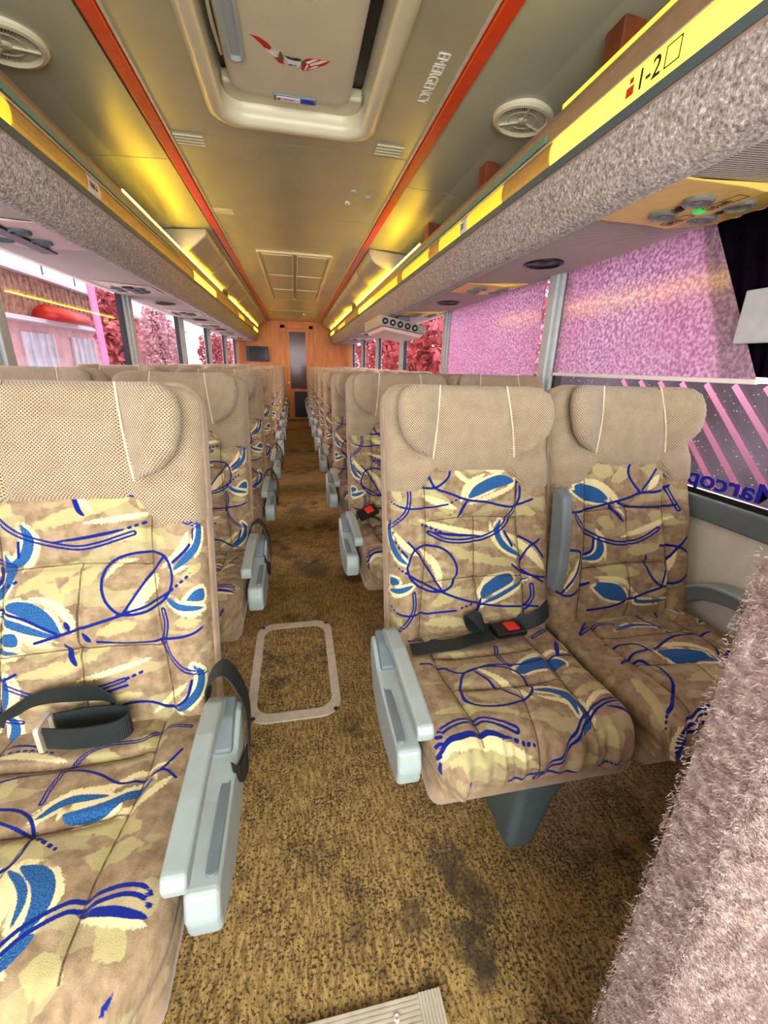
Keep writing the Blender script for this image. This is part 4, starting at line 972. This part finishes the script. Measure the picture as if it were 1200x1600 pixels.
ht = tube('stay', [(-.208, 1.45, 2.055), (-.21, 1.58, 2.045), (-.206, 1.72, 2.052)], .006, 'chrome')
lt = box('latch', (-.06, 1.838, 2.026), (.085, 1.872, 2.034), 'mid_grey', None, .003)
lb1 = box('sticker', (-.05, 1.843, 2.0245), (.03, 1.866, 2.0262), 'white'); lb2 = box('sticker', (.031, 1.843, 2.0245), (.075, 1.866, 2.0262), 'navy')
lb3 = box('sticker', (-.055, 1.36, 2.0305), (.065, 1.422, 2.0325), 'white')
rd = lathe('red_dot', [(.006, 0), (.006, -.0009)], (-.042, 1.855, 2.0246), 'crimson', None, 'z', 16)
adopt(t, fr, bk, ledge, lp, hd, ht, lt, lb1, lb2, lb3, rd)
o = text('lettering', 'OTUTO', .036, (-.048, 1.404, 2.0303), (1, 0, 0), (0, -1, 0), 'ink', None, .85, .0003); adopt(t, o)
o = text('lettering', 'HATCH', .011, (-.028, 1.858, 2.0243), (1, 0, 0), (0, -1, 0), 'navy', None, 1, .0003); adopt(t, o)
def decal(name, pts, z, mat):
    """flat sticker piece; pts in emblem units mapped on to the lid"""
    bm = bmesh.new(); vs = [bm.verts.new((x, y, z)) for x, y in pts]; f = bm.faces.new(vs); 
    r = bmesh.ops.extrude_face_region(bm, geom=[f]); bmesh.ops.translate(bm, vec=(0, 0, -.0006), verts=[v for v in r['geom'] if isinstance(v, bmesh.types.BMVert)])
    o = from_bm(name, bm, mat); adopt(t, o); return o
EX, EY, ES = .006, 1.665, .000262
def em(L): return [(EX+(x-600)*ES, EY+(y-420)*ES*1.25) for x, y in L]
ZE = 2.0316
wl = decal('left_wing', em([(155, 165), (250, 185), (330, 235), (370, 290), (430, 400), (470, 320), (495, 390), (495, 480), (440, 470), (370, 380), (300, 310), (240, 240)]), ZE, 'crimson')
decal('left_wing_white', em([(300, 300), (345, 325), (365, 290), (440, 390), (405, 400), (330, 350)]), ZE-.0008, 'white')
decal('left_wing_green', em([(462, 310), (492, 375), (495, 430), (436, 385)]), ZE-.0008, 'green')
decal('left_wing_white', em([(375, 265), (425, 330), (438, 285), (452, 300), (436, 360), (395, 330)]), ZE-.0008, 'white')
decal('cup', em([(497, 365), (570, 398), (640, 400), (695, 390), (690, 450), (660, 490), (610, 503), (560, 490), (530, 440)]), ZE, 'white')
decal('cup_rim', em([(500, 360), (540, 365), (590, 375), (650, 365), (693, 375), (690, 395), (620, 402), (550, 392)]), ZE-.0008, 'ink')
decal('right_wing_green', em([(697, 400), (740, 390), (725, 440), (690, 470)]), ZE-.0008, 'green')
decal('right_wing', em([(700, 480), (735, 430), (700, 400), (760, 350), (900, 335), (1020, 335), (960, 400), (860, 460), (780, 510), (715, 530), (690, 500)]), ZE, 'crimson')
for L in ([(745, 400), (830, 345), (880, 342), (770, 420)], [(790, 420), (930, 340), (985, 338), (900, 395), (800, 440)], [(770, 495), (840, 440), (890, 425), (860, 455)], [(730, 510), (760, 430), (778, 440), (750, 505)]):
    decal('right_wing_white', em(L), ZE-.0008, 'white')
o = text('lettering', 'EBUS', .010, (EX-.013, EY+.020, ZE-.0012), (1, 0, 0), (0, -1, 0), 'navy', None, 1.1, .0003); adopt(t, o)
# lettering beside the hatch
o = text('ceiling_lettering', 'EMERGENCY', .050, (.405, 1.46, 1.9988), (0, 1, 0), (1, 0, 0), 'pale_ink', None, .86, .0006); tag(o, 'pale lettering running along the ceiling panel beside the orange rail', 'lettering')
# slotted grilles
for i, (x, y, lb) in enumerate(((.385, 2.045, 'small slotted ceiling grille beside the right orange rail'), (-.40, 2.17, 'small slotted ceiling grille beside left orange rail before first seam'), (-.40, 3.01, 'small slotted ceiling grille beside left orange rail beyond second seam'))):
    bm = bmesh.new()
    for k in range(4): bx(bm, (x-.055, y-.036+.024*k, 1.9955), (x+.055, y-.028+.024*k, 2.001), .002, 1)
    o = from_bm('slot_grille', bm, 'hatch'); tag(o, lb, 'grille', 'ceiling slot grilles')
for i, (x, y) in enumerate(((.287, 2.671), (.382, 2.566), (.30, 2.504))):
    o = lathe('ceiling_button', [(.014, .002), (.014, -.006), (.009, -.010), (.004, -.006)], (x, y, 2.0), 'light_grey' if i else 'chrome', None, 'z', 24)
    tag(o, ['small round ceiling button farthest from the roof hatch', 'small round ceiling button nearest the right orange rail', 'small round ceiling button nearest the roof hatch'][i], 'button', 'ceiling buttons')
# six-panel access cover
t = thing('ceiling_access_cover', 'rectangular ceiling cover divided into six panels over the aisle', 'ceiling cover', (.01, 5.1, 2.0))
oo = rrect(-.29, .31, 3.87, 6.45, .02, 3); ii = rrect(-.272, .292, 3.90, 6.42, .02, 3)
parts = [ring_loft('frame', [L3(oo, 2.0), L3(oo, 1.988), L3(ii, 1.988), L3(ii, 2.0)], 'hatch', None, close=True)]
for k in range(3):
    for x0, x1 in ((-.255, -.005), (.025, .275)):
        y0 = 3.93+k*.84; a = rrect(x0, x1, y0, y0+.79, .015, 3); b_ = rrect(x0+.01, x1-.01, y0+.012, y0+.778, .012, 3)
        parts.append(ring_loft('panel', [L3(a, 2.0), L3(a, 1.986), L3(b_, 1.990)], 'ceiling', None, cap=True))
adopt(t, *parts)
t = thing('ceiling_light_bar', 'pale ceiling light panel across the aisle near the rear wall', 'ceiling light', (.0, 8.1, 2.0))
a = box('panel', (-.38, 7.75, 1.985), (.38, 8.4, 2.0), 'duct', None, .006); bb = lathe('spot', [(.03, 0), (.03, -.012), (.02, -.016)], (.17, 8.1, 1.985), 'chrome', None, 'z', 20); adopt(t, a, bb)
# duct covers
for s, nm, CUT in ((1, 'right', [3.5, 4.2, 5.0, 6.3, 7.8, 9.4]), (-1, 'left', [3.35, 4.15, 5.0, 5.9, 7.6, 9.4])):
    prof = [(.548, 1.990), (.55, 1.955), (.562, 1.925), (.59, 1.895), (.64, 1.872), (.72, 1.854), (.84, 1.85), (1.0, 1.852), (1.1, 1.86), (1.1, 1.92), (.8, 1.972)] if s > 0 else \
           [(.556, 1.990), (.556, 1.965), (.566, 1.945), (.66, 1.868), (.685, 1.856), (.72, 1.852), (.84, 1.85), (1.0, 1.852), (1.1, 1.86), (1.1, 1.92), (.8, 1.972)]
    for i, (a, b_) in enumerate(zip(CUT, CUT[1:])):
        t = thing('duct_cover', f'rounded grey overhead duct cover along {nm} ceiling edge, {ORD[i]} from the front', 'duct cover', (s*.8, (a+b_)/2, 1.85), 'overhead duct covers')
        p1 = prism('housing', [(s*x, z) for x, z in prof], a+.012, b_-.012, 1, 'duct', None, .010, True, 3)
        ins = [(x+.01 if x < .7 else x, z+.006) for x, z in prof]
        p2 = prism('gasket', [(s*x, z) for x, z in ins], b_-.013, b_+.011, 1, 'seam') if i < 4 else None
        adopt(t, p1, *([p2] if p2 else []))

# ================================================================== right front window: blinds, curtain, lettering
def panelYZ(name, pts, x, th, mat): return prism(name, pts, x, x+th, 0, mat)
t = thing('window_blind', 'rose pink mottled blind film over the front right window', 'blind', (1.176, 1.5, 1.16))
a = panelYZ('film', [(.944, 1.162), (1.885, 1.162), (1.885, 1.585), (1.19, 1.585)], 1.174, .002, 'blind'); b_ = box('hem_bar', (1.168, .94, 1.152), (1.180, 1.885, 1.166), 'white', None, .003)
adopt(t, a, b_)
t = thing('window_blind', 'rose pink mottled blind film over second right window behind grey post', 'blind', (1.176, 2.7, .9))
a = panelYZ('film', [(2.06, .87), (3.385, .87), (3.385, 1.585), (2.06, 1.585)], 1.174, .002, 'blind'); b_ = box('hem_bar', (1.168, 2.06, .86), (1.180, 3.385, .874), 'white', None, .003)
adopt(t, a, b_)
# pleated curtain
ys = np.linspace(.50, 1.235, 120); V = []
for z in (1.17, 1.586):
    for y in ys: V.append((1.1875+.006*math.sin(y*95), y if z > 1.5 or y < .9 else y-(y-.9)*.55, z))
V = np.array(V); o = np_mesh('curtain', V, grid_faces(2, 120), 'curtain', None)
m_ = o.modifiers.new('cloth', 'SOLIDIFY'); m_.thickness = .002
tag(o, 'black purple pleated curtain at the edge of the front right window', 'curtain')
struct(box('trim_17', (1.160, .46, 1.255), (1.170, 1.03, 1.388), 'pillar', None, .004), 'grey crossbar in front of the black curtain')
# film strips and lettering on the lower pane
t = thing('window_film', 'pink diagonal stripes and blue lettering on the lower front right pane', 'window sticker', (1.2, 1.0, .84))
def stripe(a, b):
    (y0, z0), (y1, z1) = a, b; wv = .0085; dx = Vector((y1-y0, z1-z0)).normalized(); n_ = Vector((-dx.y, dx.x))*wv
    return panelYZ('stripe', [(y0+n_.x, z0+n_.y), (y1+n_.x, z1+n_.y), (y1-n_.x, z1-n_.y), (y0-n_.x, z0-n_.y)], 1.2045, .0006, 'pink_film')
parts = []
for k in range(8):
    c = -.16+.088*k   # parallel strips falling towards the camera
    y0, z0 = .93+c+.08, 1.148; parts.append(stripe((y0, z0), (y0-.30*.98, z0-.30)))
adopt(t, *parts)
o = text('lettering', 'Marcopolo', .074, (1.2035, .806, .846), (0, 1, 0), (0, 0, 1), 'navy', None, 1.25, .0006, 'LEFT', .0018); adopt(t, o)
V = []; Fq = []
bm = bmesh.new()
for _ in range(420):
    y, z, r = rng.uniform(.55, 1.85), rng.uniform(.845, 1.16), rng.uniform(.0008, .0022)
    bmesh.ops.create_icosphere(bm, subdivisions=1, radius=r, matrix=Matrix.Translation((1.2155, y, z)))
o = from_bm('raindrops', bm, 'white', None, True); tag(o, 'white raindrops on the outside of the lower front right pane', 'raindrops', None, 'stuff')
# wall armrest by the window seat
t = thing('wall_armrest', 'curved grey armrest fixed to the wall beside the window seat', 'armrest', (1.17, .75, .5))
up = catmull([(.955, .512), (.955, .535), (.92, .568), (.87, .592), (.80, .603), (.68, .606), (.50, .606)], 5); dn_ = catmull([(.50, .565), (.68, .566), (.79, .561), (.86, .546), (.90, .526), (.93, .50)], 5)
a = prism('rest', [tuple(p) for p in np.vstack([up, dn_])], 1.135, 1.199, 0, 'mid_grey', None, .005)
up2 = catmull([(.945, .552), (.915, .574), (.87, .595), (.80, .606), (.68, .609), (.50, .609)], 5); dn2 = up2[::-1]-np.array([0, .010])
b_ = prism('pad', [tuple(p) for p in np.vstack([up2, dn2])], 1.130, 1.196, 0, 'light_grey', None, .003)
adopt(t, a, b_)

# ================================================================== outside
t = NT('wet_asphalt'); n_ = t.noise(t.obj(), 3, 4); t.color(t.mix(n_, lin((140, 140, 144)), lin((190, 190, 192)))); t.b.inputs['Roughness'].default_value = .35
struct(box('ground', (-60, -30, -1.3), (60, 80, -1.2), t.m), 'wet grey road around the bus')
MAT['timber'] = plain('weathered_timber', (150, 118, 96), .8, var=.22, scale=6)
MAT['plaster'] = plain('pale_rose_plaster', (226, 190, 186), .8, var=.08, scale=2)
MAT['pane'] = plain('pale_blue_panes', (196, 212, 220), .2, var=.1, scale=2)
MAT['roof_metal'] = plain('white_roof_edge', (232, 230, 232), .5, var=.05)
MAT['brick'] = plain('rose_brick', (196, 130, 128), .85, var=.15, scale=5)
def building(name, label, x, y0, y1, ztop, wall, up=None):
    b = thing(name, label, 'building', (x-3, (y0+y1)/2, -1.2))
    parts = [box('wall', (x-6, y0, -1.2), (x, y1, ztop), wall)]
    if up: parts.append(box('upper_wall', (x-.2, y0, up), (x+.12, y1, ztop), 'timber'))
    parts.append(box('cornice', (x-6.1, y0-.1, ztop), (x+.35, y1+.1, ztop+.12), 'roof_metal'))
    if up: parts.append(box('ledge', (x-.1, y0, up-.12), (x+.5, y1, up), 'roof_metal'))
    return b, parts
b, parts = building('shop_building', 'timber fronted building with pale windows outside the left windows', -8, 6, 21.5, 3.45, 'plaster', 2.25)
for y in (9.5, 12.3, 15.3, 18.3):
    wd = box('window', (-8.02, y, .2), (-7.93, y+1.7, 1.85), 'pane'); parts.append(wd)
    bm = bmesh.new()
    for k in range(5): bx(bm, (-7.94, y+k*.425-.03, .2), (-7.88, y+k*.425+.03, 1.85))
    parts.append(from_bm('window_bars', bm, 'roof_metal'))
bm = bmesh.new()
for k in range(52): bx(bm, (-7.9, 6+k*.3, 2.3), (-7.85, 6.05+k*.3, 3.4))
parts.append(from_bm('battens', bm, 'timber'))
rl = tube('railing', [(-7.7, 6, 3.9), (-7.7, 14, 3.9), (-7.7, 21, 3.9)], .03, 'steel_grey'); parts.append(rl)
for k in range(8): parts.append(box('railing_post', (-7.72, 6.2+k*2.1, 3.5), (-7.68, 6.24+k*2.1, 3.9), 'steel_grey'))
adopt(b, *parts)
b, parts = building('warehouse', 'rose coloured building with barred windows farther along the left side', -8, 25, 36, 3.1, 'brick')
for y in (26, 29.5, 33):
    wd = box('window', (-8.02, y, .2), (-7.93, y+2.6, 1.6), 'roof_metal'); parts.append(wd)
    bm = bmesh.new()
    for k in range(9): bx(bm, (-7.94, y+k*.325-.04, .2), (-7.88, y+k*.325+.04, 1.6))
    parts.append(from_bm('window_bars', bm, 'brick'))
adopt(b, *parts)
o = None
# awning on the shop roof ledge
t = thing('awning', 'red curved awning on the ledge of the timber building', 'awning', (-7.6, 16.6, 2.25))
pts = [(-7.46+.42*math.cos(a), 2.25+.42*math.sin(a)) for a in np.linspace(0, math.pi, 12)]
a = prism('canopy', pts, 15.9, 18.0, 1, 'crimson', None, 0, True); adopt(t, a)
MAT['lamp_pink'] = plain('pinkish_painted_post', (214, 150, 190), .5)
o = tube('lamp_post', [(-5, 13.2, -1.2), (-5, 13.1, 2), (-5, 12.75, 5.5)], .085, 'lamp_pink', None, 14); tag(o, 'tall pinkish post between the bus and the timber building', 'post')
o = tube('lamp_post', [(-8.4, 22.2, -1.2), (-8.4, 22.2, 3), (-8.4, 22.2, 6)], .11, 'lamp_pink', None, 14); tag(o, 'pinkish post standing past the far end of the timber building', 'post')
struct(box('wall_outside', (4.0, 1.2, -1.2), (4.3, 9.0, 1.12), plain('dark_render', (58, 56, 62), .9, var=.3, scale=1.5)), 'dark grey wall beyond the front right window')
def leafmat(name, a, b_):
    t = NT(name); n_ = t.noise(t.obj(), 2.2, 3); t.color(t.mix(t.step(n_, .35, .65), lin(a), lin(b_))); t.b.inputs['Roughness'].default_value = .7; t.b.inputs['Subsurface Weight'].default_value = 0; return t.m
MAT['leaf_red'] = leafmat('red_brown_leaves', (176, 74, 80), (222, 130, 134)); MAT['leaf_pink'] = leafmat('rose_leaves', (214, 160, 166), (238, 206, 208)); MAT['leaf_dark'] = leafmat('dark_red_leaves', (140, 40, 50), (206, 96, 92))
MAT['bark'] = plain('bark', (96, 66, 60), .9, var=.2)
def tree(x, y, h, r, mat, label, n=1500):
    t = thing('tree', label, 'tree', (x, y, -1.2), 'trees outside the windows')
    tr_ = tube('trunk', [(x, y, -1.2), (x+.1, y, h*.4), (x-.05, y+.1, h*.8)], .13, 'bark', None, 10)
    V = []; Fq = []
    P = rng.normal(0, 1, (n, 3)); P /= np.linalg.norm(P, axis=1)[:, None]; P *= (rng.random((n, 1))**.45)*r; P[:, 2] *= h*.42/r
    for p in P:
        c = Vector(p)+Vector((x, y, h*.5)); a = Vector(rng.normal(0, 1, 3)).normalized(); b_ = a.cross(Vector(rng.normal(0, 1, 3))).normalized(); s_ = rng.uniform(.09, .17)
        k = len(V); V += [tuple(c-a*s_), tuple(c+b_*s_*.5), tuple(c+a*s_), tuple(c-b_*s_*.5)]; Fq.append((k, k+1, k+2, k+3))
    cr = np_mesh('crown', np.array(V), Fq, mat, None, False); adopt(t, tr_, cr)
tree(-5.4, 15.3, 4.0, .55, 'leaf_red', 'slim red brown tree right of the pinkish post, left side')
tree(-6.6, 24.0, 4.2, .8, 'leaf_pink', 'rose leaved tree beyond the timber building, left side')
tree(-5.4, 33.0, 3.6, 1.2, 'leaf_red', 'red brown tree far along the left side before the warehouse')
tree(-4.6, 41.0, 3.6, 1.5, 'leaf_pink', 'farthest rose tree along the left side')
for i, (x, y, h, r, mt) in enumerate(((4.6, 10.0, 4.2, 1.5, 'leaf_red'), (3.8, 13.0, 3.0, 1.3, 'leaf_dark'), (5.2, 16.0, 4.6, 1.7, 'leaf_red'), (4.0, 19.5, 3.6, 1.6, 'leaf_dark'), (4.4, 24.0, 4.0, 1.8, 'leaf_red'), (9.0, 12.5, 5.0, 2.0, 'leaf_pink'), (9.6, 19.0, 5.0, 2.2, 'leaf_pink'))):
    tree(x, y, h, r, mt, ('rose leaved tree set back from the right windows, ' if mt == 'leaf_pink' else 'dark red tree beside the right windows, ' if mt == 'leaf_dark' else 'red brown tree beside the right windows, ') + ['nearest to the bus front', 'in front of the white gap', 'behind the dark red tree', 'second dark one along', 'farthest along', 'nearer of the two', 'farther of the two'][i], 1100)
